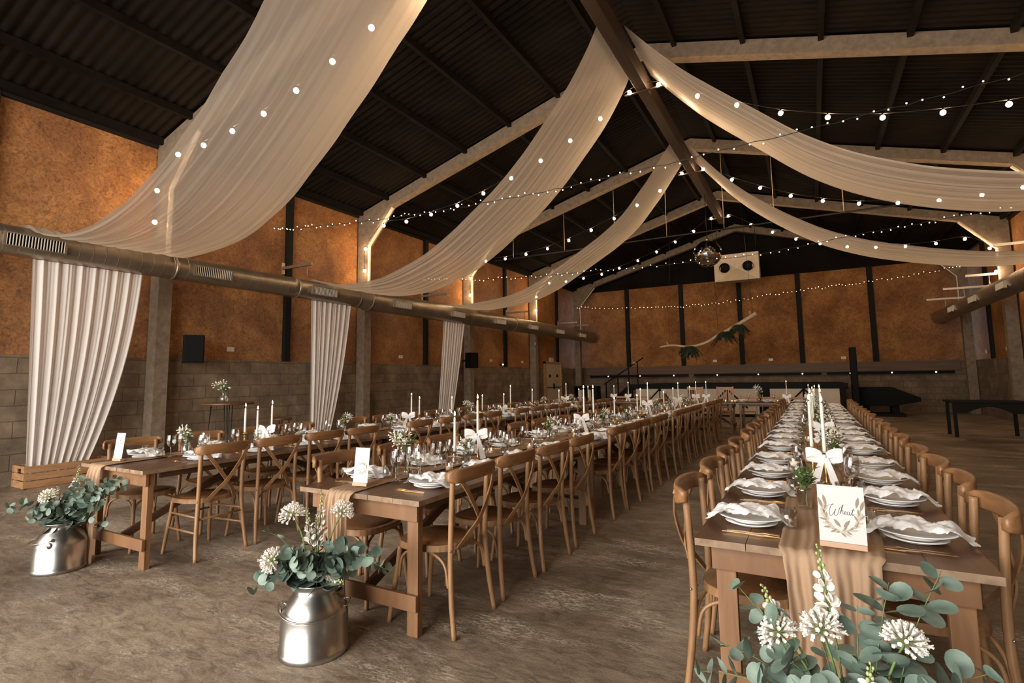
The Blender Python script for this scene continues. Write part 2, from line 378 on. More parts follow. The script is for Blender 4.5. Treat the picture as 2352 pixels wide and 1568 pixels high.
# ------------------------------------------------------------------ back wall rail with small lights
for i,(a,b2) in enumerate(((-9.3,-4.75),(-4.5,.3),(.5,4.4))):
    t=thing('wall_rail','black rail with small lights, '+('left length behind the stair','middle length above the stage','right length beyond the stage')[i],'rail',(0,YB-.11,1.43),0,'black rails along the back wall')
    mb=MB(); mb.box(a,b2,-.03,.05,-.05,.05); mb.build('rail',M['black'],t)
    n=max(3,int((b2-a)/1.35))
    for j in range(n):
        mb=MB(); mb.ball((0,0,0),.028,8,5); o=mb.build('rail_light',M['spot'],t); o.location=(a+(j+.6)*(b2-a)/n,-.045,0)

# ------------------------------------------------------------------ ducts
def duct(name,label,xc,z,segs,yend,side):
    t=thing(name,label,'air duct',(xc,0,0))
    for i,(y0,y1,r0,r1) in enumerate(segs):
        mb=MB(); n=int((y1-y0)/.16)
        prof=[]
        vs=[];fs=[];NN=36
        L=[]
        y=y0
        while y<y1:
            L+= [(y,0),(y+.004,0),(y+.146,0),(y+.150,0),(y+.153,.0025),(y+.157,.0025)]; y+=.16
        L=[(min(a,y1),b) for a,b in L]+[(y1,0)]
        for (yy,b2) in L:
            r=r0+(r1-r0)*(yy-y0)/(y1-y0)+b2
            for j in range(NN):
                a=2*pi*j/NN; vs.append((r*cos(a),yy,z+r*sin(a)))
        for q in range(len(L)-1):
            for j in range(NN):
                a=q*NN+j;b3=q*NN+(j+1)%NN; fs.append((a,b3,b3+NN,a+NN))
        fs.append(tuple(range(NN))); fs.append(tuple((len(L)-1)*NN+j for j in range(NN)))
        mb.add(vs,fs); fixn(mb.build('duct_section',M['duct'],t))
        mb=MB()
        mb.tube([(0,y1-.02,z),(0,y1+.02,z)],r1+.015,36); mb.build('joint_collar',M['duct'],t)
    return t
dl=duct('ventilation_duct','long round silver duct along the left wall',-9.02,3.28,[(-3.8,4.72,.195,.195),(4.74,7.1,.195,.195),(7.12,8.75,.195,.20),(8.77,9.1,.20,.245),(9.12,16,.245,.245),(16.02,23.85,.245,.245)],23.9,-1)
dr=duct('ventilation_duct','round silver duct running high along the right wall',4.06,3.36,[(-3.8,4.7,.22,.22),(4.72,14,.22,.22),(14.02,23.8,.22,.22)],23.9,1)
# grilles
gr=thing('duct_grille','x','grille')
mbf=MB(); 
for a in ((-.33,.33,-.09,-.075),(-.33,.33,.075,.09),(-.33,-.31,-.075,.075),(.31,.33,-.075,.075)): mbf.box(0,.05,a[0],a[1],a[2],a[3])
gf=mbf.build('grille_frame',M['duct'],gr)
mbs=MB()
for i in range(20): y=-.30+i*.0316; mbs.box(.034,.046,y-.0045,y+.0045,-.075,.075)
gs=mbs.build('slats',M['whitemetal'],gr)
mbk=MB(); mbk.box(0,.012,-.31,.31,-.075,.075); gk=mbk.build('grille_opening',M['black'],gr)
GR=Proto(gr,[(gf,[]),(gs,[]),(gk,[])])
lab=['nearest the camera by the first curtain','just before the first post','above the speaker end of the second curtain','by the third joint collar','past the third curtain','above the fourth post','near the exit door','over the door','furthest along']
for i in range(9):
    y=2.9+i*2.39
    if y>23: break
    r=.195 if y<8.8 else .245
    o=GR.place((-9.02+r*.985*cos(-.12),y,3.28+r*sin(-.12)),0,'slatted vent on the left duct, %s from the near end'%ORD[i],'vents along the left duct')
    o.rotation_euler=(0,-(-.12),0)
for i in range(4):
    y=13.2+i*2.5
    o=GR.place((4.06-.217,y,3.33),pi,'slatted vent on the right duct, %s from the near end'%ORD[i],'vents along the right duct')
# support arms
i=0
for y in (7.34,12.0,16.9,21.5,22.9):
    mb=MB(); mb.box(0,.92,-.025,.025,-.03,.03); mb.box(0,.03,-.04,.04,-.12,.12); mb.tube([(.78,0,0),(.78,0,-.30)],.006,6)
    o=mb.build('duct_support_arm',M['duct'],None,(XL+.06,y,3.80)); tag(o,'pale steel arm above the left duct, %s from the near end'%ORD[i],'bracket','duct support arms on the left wall'); i+=1
for i,(y,z,x0) in enumerate(((14.8,4.1,3.55),(19,4.08,3.9),(20.8,3.98,3.7),(22.6,3.88,3.55))):
    mb=MB(); mb.box(x0-XR,-.06,-.025,.025,-.03,.03); mb.box(-.09,-.06,-.04,.04,-.12,.12); mb.tube([(x0-XR+.5,0,0),(x0-XR+.5,0,3.58-z)],.006,6)
    tag(mb.build('duct_support_arm',M['whitemetal'],None,(XR,y,z)),'pale steel arm above the right duct, %s from the near end'%ORD[i],'bracket','duct support arms on the right wall')

# ------------------------------------------------------------------ ridge beam
rb=thing('ridge_beam','dark timber beam hung along the roof ridge','beam',(-2.45,0,0))
mb=MB(); mb.box(-.10,.10,YF+.1,19.6,6.72,7.05,ch=.012); mb.build('beam',M['beamwood'],rb)
for fy in FY[:-1]:
    mb=MB(); mb.box(-.05,.05,fy-.03,fy+.03,7.03,7.42); mb.build('hanger',M['blacksteel'],rb)

# ------------------------------------------------------------------ drapes
def drape(prof, y0d, y1d, y0r, y1r, label, seed, ysh=lambda x:0, folds=9, near=None):
    P=sm([(x,0,z) for x,z in prof],10); PN=sm([(x,0,z) for x,z in (near or prof)],10); L=[0]
    for a,b2 in zip(P,P[1:]): L.append(L[-1]+(b2-a).length)
    n=len(P)-1
    rnd=random.Random(seed); ph=[rnd.random()*6.3 for _ in range(6)]
    def fn(u,v):
        i=min(int(round(u*n)),n); p=PN[i].lerp(P[i],min(1,v*1.25)); s=L[i]/L[-1]
        a=y0d+(y0r-y0d)*s; b2=y1d+(y1r-y1d)*s; y=a+(b2-a)*v+ysh(s)*(1-v)
        amp=.0085*(1-.9*s)+.0012
        z=p.z+amp*(sin(v*folds*2*pi+ph[0]+.8*sin(3*s+ph[1]))+.6*sin(v*folds*1.73*2*pi+ph[2]+s*1.2)+.55*sin(v*folds*3.1*2*pi+ph[3]+s*2)+.25*sin(v*folds*5.3*2*pi+ph[5]))
        z-= .06*sin(pi*v)*sin(pi*s)
        if s<.03: z+=.0
        x=p.x
        y+=.006*sin(s*55+ph[4])*(1 if v in(0,1) else .2)+.004*mnoise.noise(V((s*90,v*3,seed)))*(1 if v in (0,1) else 0)
        return (x,y,z)
    mb=MB(); mb.grid(fn,n,96)
    o=mb.build('ceiling_drape',M['drape']); tag(o,label,'drape','sheer drapes swagged from the ridge to the ducts'); return o
tail=[(-9.30,3.30),(-9.19,3.44),(-9.02,3.50),(-8.84,3.46)]
DP2=tail+[(-8.5,3.36),(-7.9,3.30),(-7.1,3.34),(-6.3,3.56),(-5.65,3.85),(-4.6,4.55),(-3.95,5.12),(-3.05,6.15),(-2.57,6.98)]
DP1=tail+[(-8.5,3.34),(-7.9,3.22),(-7.1,3.22),(-6.3,3.42),(-5.6,3.80),(-4.9,4.36),(-4.3,4.98),(-3.6,5.78),(-2.57,6.98)]
DP3=[(-9.34,3.34),(-9.2,3.50),(-9.02,3.55),(-8.84,3.52),(-8.3,3.50),(-7.1,3.62),(-6.3,3.86),(-5.5,4.28),(-4.1,5.12),(-3.3,5.95),(-2.57,6.95)]
DP1F=tail+[(-8.5,3.36),(-7.85,3.37),(-7.0,3.47),(-6.09,3.84),(-5.15,4.54),(-4.45,5.16),(-3.7,5.88),(-3.1,6.45),(-2.57,7.0)]
DP1N=tail+[(-8.5,3.32),(-7.8,3.20),(-7.1,3.19),(-6.31,3.34),(-5.5,3.70),(-4.87,4.12),(-4.12,4.76),(-3.3,5.75),(-2.57,7.0)]
drape(DP1F,2.80,4.65,2.80,4.65,'wide sheer white drape nearest the camera, sweeping up from the left duct',1,lambda s:0,11,DP1N)
drape(DP2,7.5,9.2,7.5,9.2,'middle sheer white drape on the left side of the ridge beam',2)
drape(DP3,12.35,13.7,12.4,13.8,'furthest sheer white drape on the left side of the ridge beam',3)
DR=[(-2.33,7.1),(-1.5,6.12),(-.6,5.27),(.25,4.53),(1.15,4.02),(2.2,3.68),(3.1,3.58),(3.86,3.56),(4.06,3.61),(4.25,3.52)]
DR3=[(-2.33,6.98),(-1.25,5.67),(0.05,4.62),(1.2,4.04),(2.6,3.66),(3.4,3.55),(3.86,3.56),(4.06,3.61),(4.25,3.52)]
def mirror_order(L): return list(reversed(L))
drape(mirror_order(DR),8.0,9.7,8.0,9.7,'nearer of the two sheer white drapes on the right side of the ridge beam',4)
drape(mirror_order(DR3),12.55,14.15,12.55,14.15,'further of the two sheer white drapes on the right side of the ridge beam',5)

# curtains below the left duct
def curtain(y0,y1,yb0,yb1,xt,xb,zt,zb,label,seed,folds):
    rnd=random.Random(seed); ph=[rnd.random()*6.3 for _ in range(6)]
    def fn(u,v):
        s=u
        pinch=s**2.2
        a=y0+(yb0-y0)*pinch; b2=y1+(yb1-y1)*pinch
        bulge=0; a=y0+(yb0-y0)*s
        y=a+(b2-a)*v+bulge
        w=(b2-a)/(y1-y0)
        x=xt+(xb-xt)*s+ (.016+.012*s)*sin(v*folds*2*pi+ph[0]+.4*sin(s*2+ph[1]))+.008*sin(v*folds*1.7*2*pi+ph[2]+s)+.004*sin(v*folds*3.7*2*pi+ph[3])
        return (x,y,zt+(zb-zt)*s)
    mb=MB(); mb.grid(fn,30,170); o=mb.build('hanging_curtain',M['curtain']); tag(o,label,'curtain','sheer curtains hanging below the left duct')
curtain(2.95,4.30,3.20,3.84,-9.04,-9.48,3.08,.06,'sheer white curtain nearest the camera, its hem gathered into a wooden crate',11,9)
curtain(7.52,8.62,7.9,8.36,-9.04,-9.42,3.08,.06,'sheer white curtain between the first and second concrete posts',12,8)
curtain(12.1,13.1,12.35,12.95,-9.02,-9.42,3.04,.06,'sheer white curtain beside the further wall speaker',13,8)
# crates
def crate(loc,label,ly,lx=.34,h=.30):
    t=thing('wooden_crate',label,'crate',loc,0,'crates holding the curtain hems')
    for zz in range(3):
        z0=.01+zz*.1; z1=z0+.088
        for x in (-lx/2,lx/2-.012):
            mb=MB(); mb.box(x,x+.012,0,ly,z0,z1,ch=.002); mb.build('long_slat',M['crate'],t)
        for y in (.012,ly-.024):
            if zz==2:
                mb=MB(); mb.box(-lx/2+.012,lx/2-.012,y,y+.012,z0+.055,z1,ch=.002); mb.box(-lx/2+.012,-.06,y,y+.012,z0,z0+.055); mb.box(.06,lx/2-.012,y,y+.012,z0,z0+.055)
            else:
                mb=MB(); mb.box(-lx/2+.012,lx/2-.012,y,y+.012,z0,z1,ch=.002)
            mb.build('end_slat',M['crate'],t)
    for x in (-lx/2+.013,lx/2-.043):
        for y in (.025,ly-.055):
            mb=MB(); mb.box(x,x+.03,y,y+.03,0,.30); mb.build('corner_post',M['crate'],t)
    mb=MB(); mb.box(-lx/2+.013,lx/2-.013,.025,ly-.025,.0,.012); mb.build('bottom',M['crate'],t)
crate((-9.48,3.12,0),'slatted wooden crate on the floor under the nearest curtain',1.05,.38,.30)
crate((-9.44,7.65,0),'slatted wooden crate under the second curtain, behind the left table chairs',.9)
crate((-9.44,12.2,0),'slatted wooden crate under the third curtain',.9)

# ------------------------------------------------------------------ string lights
bm_b=MB(); bm_b.ball((0,0,-.062),.036,14,9,(1,1,1.05)); BULBME=bm_b.build('bulb',M['bulb'])
bm_s=MB(); bm_s.tube([(0,0,.004),(0,0,-.028)],.013,8); SOCKME=bm_s.build('bulb_socket',M['black'])
BULB_used=[False]
def festoon(pts,label,bulbs):
    t=thing('festoon_lights',label,'string lights',tuple(pts[0]))
    o0=V(pts[0])
    mb=MB(); mb.tube([V(p)-o0 for p in pts],.006,5); mb.build('cable',M['wire'],t)
    for b2 in bulbs:
        if not BULB_used[0]: a=BULBME; s=SOCKME; BULB_used[0]=True
        else: a=BULBME.copy(); s=SOCKME.copy(); COL.objects.link(a); COL.objects.link(s)
        a.parent=t; s.parent=a; a.location=V(b2)-o0
FEZ=[(-8.82,5.16),(-8.11,5.15),(-7.38,5.20),(-6.65,5.28),(-5.96,5.43),(-5.26,5.63),(-4.57,5.86),(-3.91,6.13),(-3.27,6.42),(-2.68,6.78),(-2.14,6.78),(-1.47,6.37),(-.84,6.03),(-.19,5.71),(.46,5.47),(1.16,5.28),(1.87,5.17),(2.58,5.10),(3.28,5.09),(3.92,5.13)]
side_l=[(-9.40,4.66),(-9.42,4.12)]; side_r=[(4.42,4.80),(4.50,4.15)]
for i,(y,lb) in enumerate(((4.62,'nearest the camera, showing through the wide drape'),(9.42,'between the first and middle drapes'),(14.06,'behind the middle drapes near the mirror ball'),(18.75,'furthest from the camera'))):
    L=[(-9.45,3.9)]+side_l[::-1]+FEZ+side_r+[(4.52,3.9)]
    pts=[(x,y,z+.02) for x,z in L]
    bl=[(x,y,z+.015) for x,z in side_l[::-1]+FEZ+side_r]
    if i==0: pass
    festoon(sm(pts,3),'festoon of round bulbs across the hall, '+lb,bl)
    # cross bar on the beam carrying two bulbs
    mb=MB(); mb.box(-.36,.36,-.02,.02,-.012,.012); tag(mb.build('bulb_bar',M['beamwood'],None,(-2.42,y+.03,6.71)),'short two-bulb bar, %s'%lb,'bar','bulb bars under the ridge beam')
def fairy(pts,label,n):
    P=sm(pts,14); o0=V(P[0]); t=thing('fairy_lights',label,'string lights',tuple(P[0])); rnd=random.Random(n)
    Q=[]
    for i,p in enumerate(P): Q.append(p-o0+V((0,rnd.uniform(-.01,.01),rnd.uniform(-.012,.012))))
    mb=MB(); mb.tube(Q,.005,4); mb.build('wire',M['wire'],t)
    mb=MB(); mb.ball((0,0,0),.0085,6,4); b0=mb.build('fairy_bulb',M['fairy'],t)
    L=len(Q)-1
    for j in range(n):
        f=(j+.5)/n*L; i=int(f); p=Q[i].lerp(Q[i+1],f-i)+V((rnd.uniform(-.02,.02),rnd.uniform(-.03,.03),rnd.choice((-1,1))*rnd.uniform(.01,.04)))
        o=b0 if j==0 else b0.copy()
        if j: COL.objects.link(o)
        o.location=p; o.parent=t
fairy([(-9.7,7.1,4.58),(-8.7,7.1,4.48),(-6.9,7.1,4.34),(-5.4,7.1,4.26),(-3.8,7.1,4.23),(-2.1,7.1,4.25),(0,7.1,4.33),(2,7.1,4.44),(4.8,7.1,4.70)],'twinkling fairy light string crossing in front of the middle drapes',98)
fairy([(-9.7,12,4.28),(-7.8,12,4.08),(-5.8,12,3.99),(-3.7,12,3.93),(-1.2,12,3.90),(1.1,12,4.08),(2.8,12,4.2),(4.8,12,4.4)],'twinkling fairy light string passing in front of the mirror ball',98)
fairy([(-9.6,23.4,4.72),(-6,23.4,4.42),(-3.4,23.4,4.42),(-.3,23.4,4.66),(2,23.4,4.79),(4.7,23.4,5.05)],'twinkling fairy light string along the back wall',98)

# lighting bar with rods
lt=thing('lighting_bar','long thin black bar hung from the roof across the hall behind the middle drapes','bar',(-3.4,14.75,5.26))
mb=MB(); mb.tube([(-5.5,0,0),(5.5,0,0)],.024,8); mb.build('bar',M['blacksteel'],lt)
for x in (-4.8,-3.0,-1.4,.1,1.6,2.8,4.3):
    mb=MB(); X=-3.4+x; mb.tube([(x,0,.02),(x,0,roof_z(X)-5.26-.005)],.008,6); mb.build('rod',M['branch'],lt)

# ------------------------------------------------------------------ mirror ball
t=thing('mirror_ball','glittering mirror ball hanging under the ridge beam','mirror ball',(-2.45,16.1,4.95))
mb=MB(); R=.39; m_=26
for i in range(m_):
    t0=pi*i/m_; t1=pi*(i+1)/m_; n=max(4,int(2*m_*sin((t0+t1)/2)))
    for j in range(n):
        a0=2*pi*j/n; a1=2*pi*(j+1)/n; g=.06
        q=[(R*sin(t)*cos(a),R*sin(t)*sin(a),R*cos(t)) for t,a in ((t0+.006,a0+g/n),(t1-.006,a0+g/n),(t1-.006,a1-g/n),(t0+.006,a1-g/n))]
        mb.add(q,[(0,1,2,3)],False)
mb.build('mirror_tiles',M['mirror'],t)
mb=MB(); mb.ball((0,0,0),R-.006,32,20); mb.build('ball_core',M['blacksteel'],t)
mb=MB(); mb.tube([(0,0,R-.01),(0,0,R+.07)],.03,10); mb.build('cap',M['screw'],t)
mb=MB(); mb.tube([(0,0,R+.05),(0,0,6.72-4.95)],.009,6); mb.build('hanging_rod',M['blacksteel'],t)

# heater / air unit with crossed face
t=thing('hanging_air_unit','pale air unit with a crossed face and two round black openings','air unit',(-2.30,22.0,5.55))
hw,hh=.80,.52
mb=MB(); c=(0,-.02,0); P4=[(-hw,-.25,-hh),(hw,-.25,-hh),(hw,-.25,hh),(-hw,-.25,hh)]
c=(0,-.13,0)
mb.add(P4+[c],[(0,1,4),(1,2,4),(2,3,4),(3,0,4)],False); mb.add(P4+[(x,.35,z) for x,y,z in P4],[(0,4,5,1),(1,5,6,2),(2,6,7,3),(3,7,4,0),(4,7,6,5)],False)
fixn(mb.build('casing',M['acm'],t))
for sx in (-1,1):
    for sz in (-1,1):
        mb=MB(); mb.strip([(0,-.135,0),(sx*(hw-.01),-.256,sz*(hh-.01))],.022,.012,(0,1,0)); mb.build('crease',M['whitemetal'],t)
for x in (-.42,.42):
    mb=MB(); mb.lathe([(0.001,0),(.17,0),(.19,.03),(.19,.1)],28); o=mb.build('round_opening',M['black'],t); o.rotation_euler=(pi/2,0,0); o.location=(x,-.215,0); o.rotation_euler=(-pi/2+pi,0,0)
for x in (-.7,.7):
    mb=MB(); mb.tube([(x,.05,hh),(x,.05,roof_z(-2.3+x)-5.55-.02)],.01,6); mb.build('hanging_rod',M['blacksteel'],t)

# hanging branch with ferns
t=thing('hanging_branch','pale bare branch hung on wires before the back wall with dark ferns','branch',(0,18,0))
bp=sm([(-4.4,0,2.38),(-4.0,0,2.42),(-3.45,.05,2.36),(-2.95,0,2.46),(-2.6,.05,2.66),(-2.2,0,2.86),(-1.9,0,3.02),(-1.4,-.05,3.30)],5)
mb=MB(); mb.tube(bp,[.028+.035*i/len(bp) for i in range(len(bp))],8); mb.tube([(-4.1,0,2.42),(-4.2,.02,2.55)],.015,6); mb.tube([(-1.55,0,3.22),(-1.6,0,3.4)],.018,6); mb.build('branch',M['branch'],t)
for x,z in ((-4.1,2.42),(-2.55,2.7),(-1.5,3.25)):
    mb=MB(); mb.tube([(x,0,z),(x-.15*(x+2.8),0,roof_z(x)-.03)],.005,5); mb.build('hanging_wire',M['wire'],t)
def fern(c,r,n,seed,nm='fern'):
    rnd=random.Random(seed); mb=MB()
    for i in range(n):
        a=rnd.uniform(0,2*pi); e=rnd.uniform(-.6,.8); L=r*rnd.uniform(.6,1.1)
        d=V((cos(a)*cos(e),.7*sin(a)*cos(e),sin(e)*.6)); pts=[V(c)+d*L*s+V((0,0,-L*.75*s*s)) for s in (0,.25,.5,.75,1)]
        for s0,p in enumerate(pts[:-1]):
            q=pts[s0+1]; w=(.05,.06,.05,.03)[s0]*1.1
            n1=(q-p).cross(V((0,0,1))).normalized()
            for kk in range(4):
                f=kk/4; m1=p.lerp(q,f)
                for sg in (-1,1):
                    tip=m1+n1*sg*w*2+V((0,0,-.03))+(q-p)*.25
                    mb.add([m1,m1+(q-p)*.2,tip],[(0,1,2)],False)
        mb.tube(pts,.004,4)
    return mb
fern((-3.45,0,2.36),.38,70,3).build('fern_clump',M['fern'],t); fern((-2.35,0,2.78),.42,60,4).build('fern_clump',M['fern'],t); fern((-1.95,0,2.98),.38,60,5).build('fern_clump',M['fern'],t)
bpy.data.objects['fern_clump']['label']='dark fern clump'

# speakers, sockets, door, exit sign
def speaker(loc,rz,label):
    t=thing('loudspeaker',label,'loudspeaker',loc,rz)
    mb=MB(); mb.prism([(-.16,-.24),(.16,-.24),(.16,.24),(-.16,.24)],-.14,.12); o=mb.build('cabinet',M['black'],t)
    mb=MB(); mb.box(-.145,.145,-.155,-.141,-.22,.22,ch=.004); mb.build('front_grille',M['black'],t)
    mb=MB(); mb.box(-.03,.03,.12,.50,-.03,.03); mb.build('bracket',M['blacksteel'],t)
    t.rotation_euler=(radians(0),radians(0),rz)
speaker((-9.42,5.36,1.98),radians(62),'black loudspeaker on the left wall beside the first concrete post')
speaker((-9.36,14.02,1.98),radians(70),'black loudspeaker on the left wall beside the third curtain')
for i,(y) in enumerate((6.3,11.22,15.94,18.27)):
    mb=MB(); mb.box(0,.02,-.075,.075,-.045,.045,ch=.006); mb.box(.02,.024,-.05,-.01,-.02,.02); mb.box(.02,.024,.01,.05,-.02,.02)
    tag(mb.build('wall_socket',M['socket'],None,(XL-.03,y,2.03)),'cream double socket on the left boarded wall, %s from the near end'%ORD[i],'wall socket','sockets on the left wall')
for i,x in enumerate((-7.15,-3.63,-1.45,1.1)):
    mb=MB(); mb.box(-.085,.085,-.02,0,-.05,.05,ch=.006); mb.box(-.055,-.01,-.024,-.02,-.02,.02); mb.box(.01,.055,-.024,-.02,-.02,.02)
    tag(mb.build('wall_socket',M['socket'],None,(x,YB+.03,2.03)),'cream double socket on the back boarded wall, %s from the left'%ORD[i],'wall socket','sockets on the back wall')
for i,y in enumerate((18.2,20.3,22.4)):
    mb=MB(); mb.box(-.02,0,-.06,.06,-.06,.06,ch=.006); mb.box(-.024,-.02,-.03,.03,-.03,.03); tag(mb.build('wall_socket',M['socket'],None,(XR+.03,y,2.06)),'small cream socket on the right wall, %s from the near end'%ORD[i],'wall socket','sockets on the right wall')
dy0,dy1=20.1,21.7
t=struct(bpy.data.objects.new('door_1',None)); COL.objects.link(t); t.location=(XL+.04,20.9,0)
mb=MB(); 
for a in ((-.85,-.76,0,2.08),(.76,.85,0,2.08),(-.85,.85,2.0,2.08)): mb.box(-.03,.06,a[0],a[1],a[2],a[3])
mb.build('door_frame',M['crate'],t)
for s in (-1,1):
    mb=MB(); mb.box(0,.035,min(0,s*.75)+.003,max(0,s*.75)-.003,.01,1.99,ch=.003); d=mb.build('door_leaf',M['acm'],t)
    mb=MB(); mb.box(.036,.05,s*.37-.07,s*.37+.07,1.42,1.54); mb.build('door_plate',M['black'],t)
mb=MB(); mb.tube([(.07,-.7,1.0),(.07,.7,1.0)],.015,8); mb.box(.035,.08,-.05,.05,.93,1.16); mb.build('push_bar',M['blacksteel'],t)
mb=MB(); mb.box(0,.05,-.17,.17,-.09,.09,ch=.005); tag(mb.build('exit_light',M['socket'],None,(XL-.03,20.9,2.17)),'small pale emergency light over the exit door','emergency light')
mb=MB(); mb.tube([(0,0,0),(.02,0,0)],.06,16); tag(mb.build('smoke_alarm',M['socket'],None,(-9.52,18.8,2.75)),'small round white bell on the fourth concrete post','alarm bell')
mb=MB(); mb.box(0,.08,-.05,.05,-.03,.03); t=mb.build('wall_spotlight',M['blacksteel'],None,(XL-.02,16.6,1.9)); tag(t,'small lit spotlight on the left wall between the third curtain and the door','spotlight')
mb=MB(); mb.ball((.1,0,.0),.03,8,6); mb.build('lamp',M['spot'],t)

# ------------------------------------------------------------------ stage
st=thing('stage','raised black-framed stage with pale front panels before the back wall','stage',(0,19.6,0))
mb=MB(); mb.box(-6.0,.95,.02,4.5,.93,1.10); mb.build('deck',M['black'],st)
mb=MB(); mb.box(-6.0,.95,-.02,.04,.95,1.12); mb.build('front_beam',M['black'],st)
for (a,b2) in ((-5.75,-4.9),(-4.86,-3.89),(-3.6,-2.6),(-2.56,-1.6),(-1.26,-.31),(-.24,.71)):
    mb=MB(); mb.box(a,b2,.0,.02,.10,.95); mb.build('front_panel',M['panel'],st)
for x in (-5.95,-4.88,-3.75,-2.58,-1.43,-.27,.83):
    w_=.14 if x in (-3.75,-1.43) else .05
    mb=MB(); mb.box(x-w_,x+w_,.021,.12,0,.94); mb.build('post',M['black'],st)
    if w_<.1 and -5.5<x<.5:
        for s in (-1,1):
            mb=MB(); mb.strip([(x,-.012,.94),(x+s*.62,-.012,.30)],.05,.02,(0,1,0)); mb.build('diagonal_brace',M['black'],st)
mb=MB(); mb.box(-6.0,.95,.02,.10,0,.09); mb.build('base_rail',M['black'],st)
t=thing('stage_stair','black stair with a sloping handrail at the left end of the stage','stair',(-6.02,19.75,0))
for i in range(5):
    mb=MB(); mb.box(-.22*(5-i)-.02,-.22*(4-i),0,.9,.2*(i)+.10,.2*i+.15) ; mb.build('tread',M['black'],t)
mb=MB(); mb.strip([(-1.12,-.01,.05),(-.02,-.01,1.02)],.16,.03,(0,1,0)); mb.build('stringer',M['black'],t)
mb=MB(); mb.tube([(-1.0,-.05,1.12),(.55,-.05,2.1)],.022,6); mb.build('handrail',M['black'],t)
for x,z0,z1 in ((-.92,0,1.17),(-.45,.05,1.46),(-.02,0,1.73),(.32,1.12,1.95)):
    mb=MB(); mb.box(x-.02,x+.02,-.07,-.03,z0,z1); mb.build('baluster',M['black'],t)
mb=MB(); mb.box(-.09,.09,-.22,.22,0,2.25,ch=.02); tag(mb.build('stage_wing_panel',M['black'],None,(1.17,20.3,0)),'tall narrow black panel standing at the right end of the stage','panel')
t=thing('covered_equipment','low black covered bench right of the stage','bench',(2.1,21.6,0))
mb=MB(); mb.prism([(-.85,.35),(-.85,.95),(.15,.95),(.85,.62),(.85,.50),(.1,.35)],-.5,.5); fixn(mb.build('cover',M['black'],t))
mb=MB(); mb.box(-.75,.45,-.4,.4,0,.10); mb.box(-.7,-.5,-.3,.3,.1,.36); mb.box(.1,.3,-.3,.3,.1,.36); mb.build('base',M['darkpost'],t)
t=thing('dark_side_table','dark table standing in the shadow on the right of the hall','table',(3.25,15.35,0))
mb=MB(); mb.box(-.65,.65,-.42,.42,.74,.78,ch=.006); mb.build('tabletop',M['darkpost'],t)
for x in (-.58,.58):
    for y in (-.35,.35): mb=MB(); mb.box(x-.03,x+.03,y-.03,y+.03,0,.74); mb.build('leg',M['darkpost'],t)
mb=MB()
def arch(u,v):
    x=-.55+1.1*u; zt=.74; zb=.60-.0+.0; zb=.52+.14*sin(pi*min(1,max(0,(u-.15)/.7))); return (x,-.37,zt+(zb-zt)*v)
mb.grid(arch,20,1,False); mb.build('apron',M['darkpost'],t,solid=.02)
t=thing('dark_cabinet','open black cabinet with pale planks stored inside, left of the stage stair','cabinet',(-6.9,17.6,0))
mb=MB(); mb.box(-.42,.42,-.2,.2,1.04,1.1); mb.box(-.42,-.37,-.2,.2,0,1.04); mb.box(.37,.42,-.2,.2,0,1.04); mb.box(-.42,.42,.17,.2,0,1.04); mb.build('carcass',M['black'],t)
for x in (-.22,.12): mb=MB(); mb.box(x-.05,x+.05,-.1,-.03,0,.97); mb.build('plank',M['branch'],t)

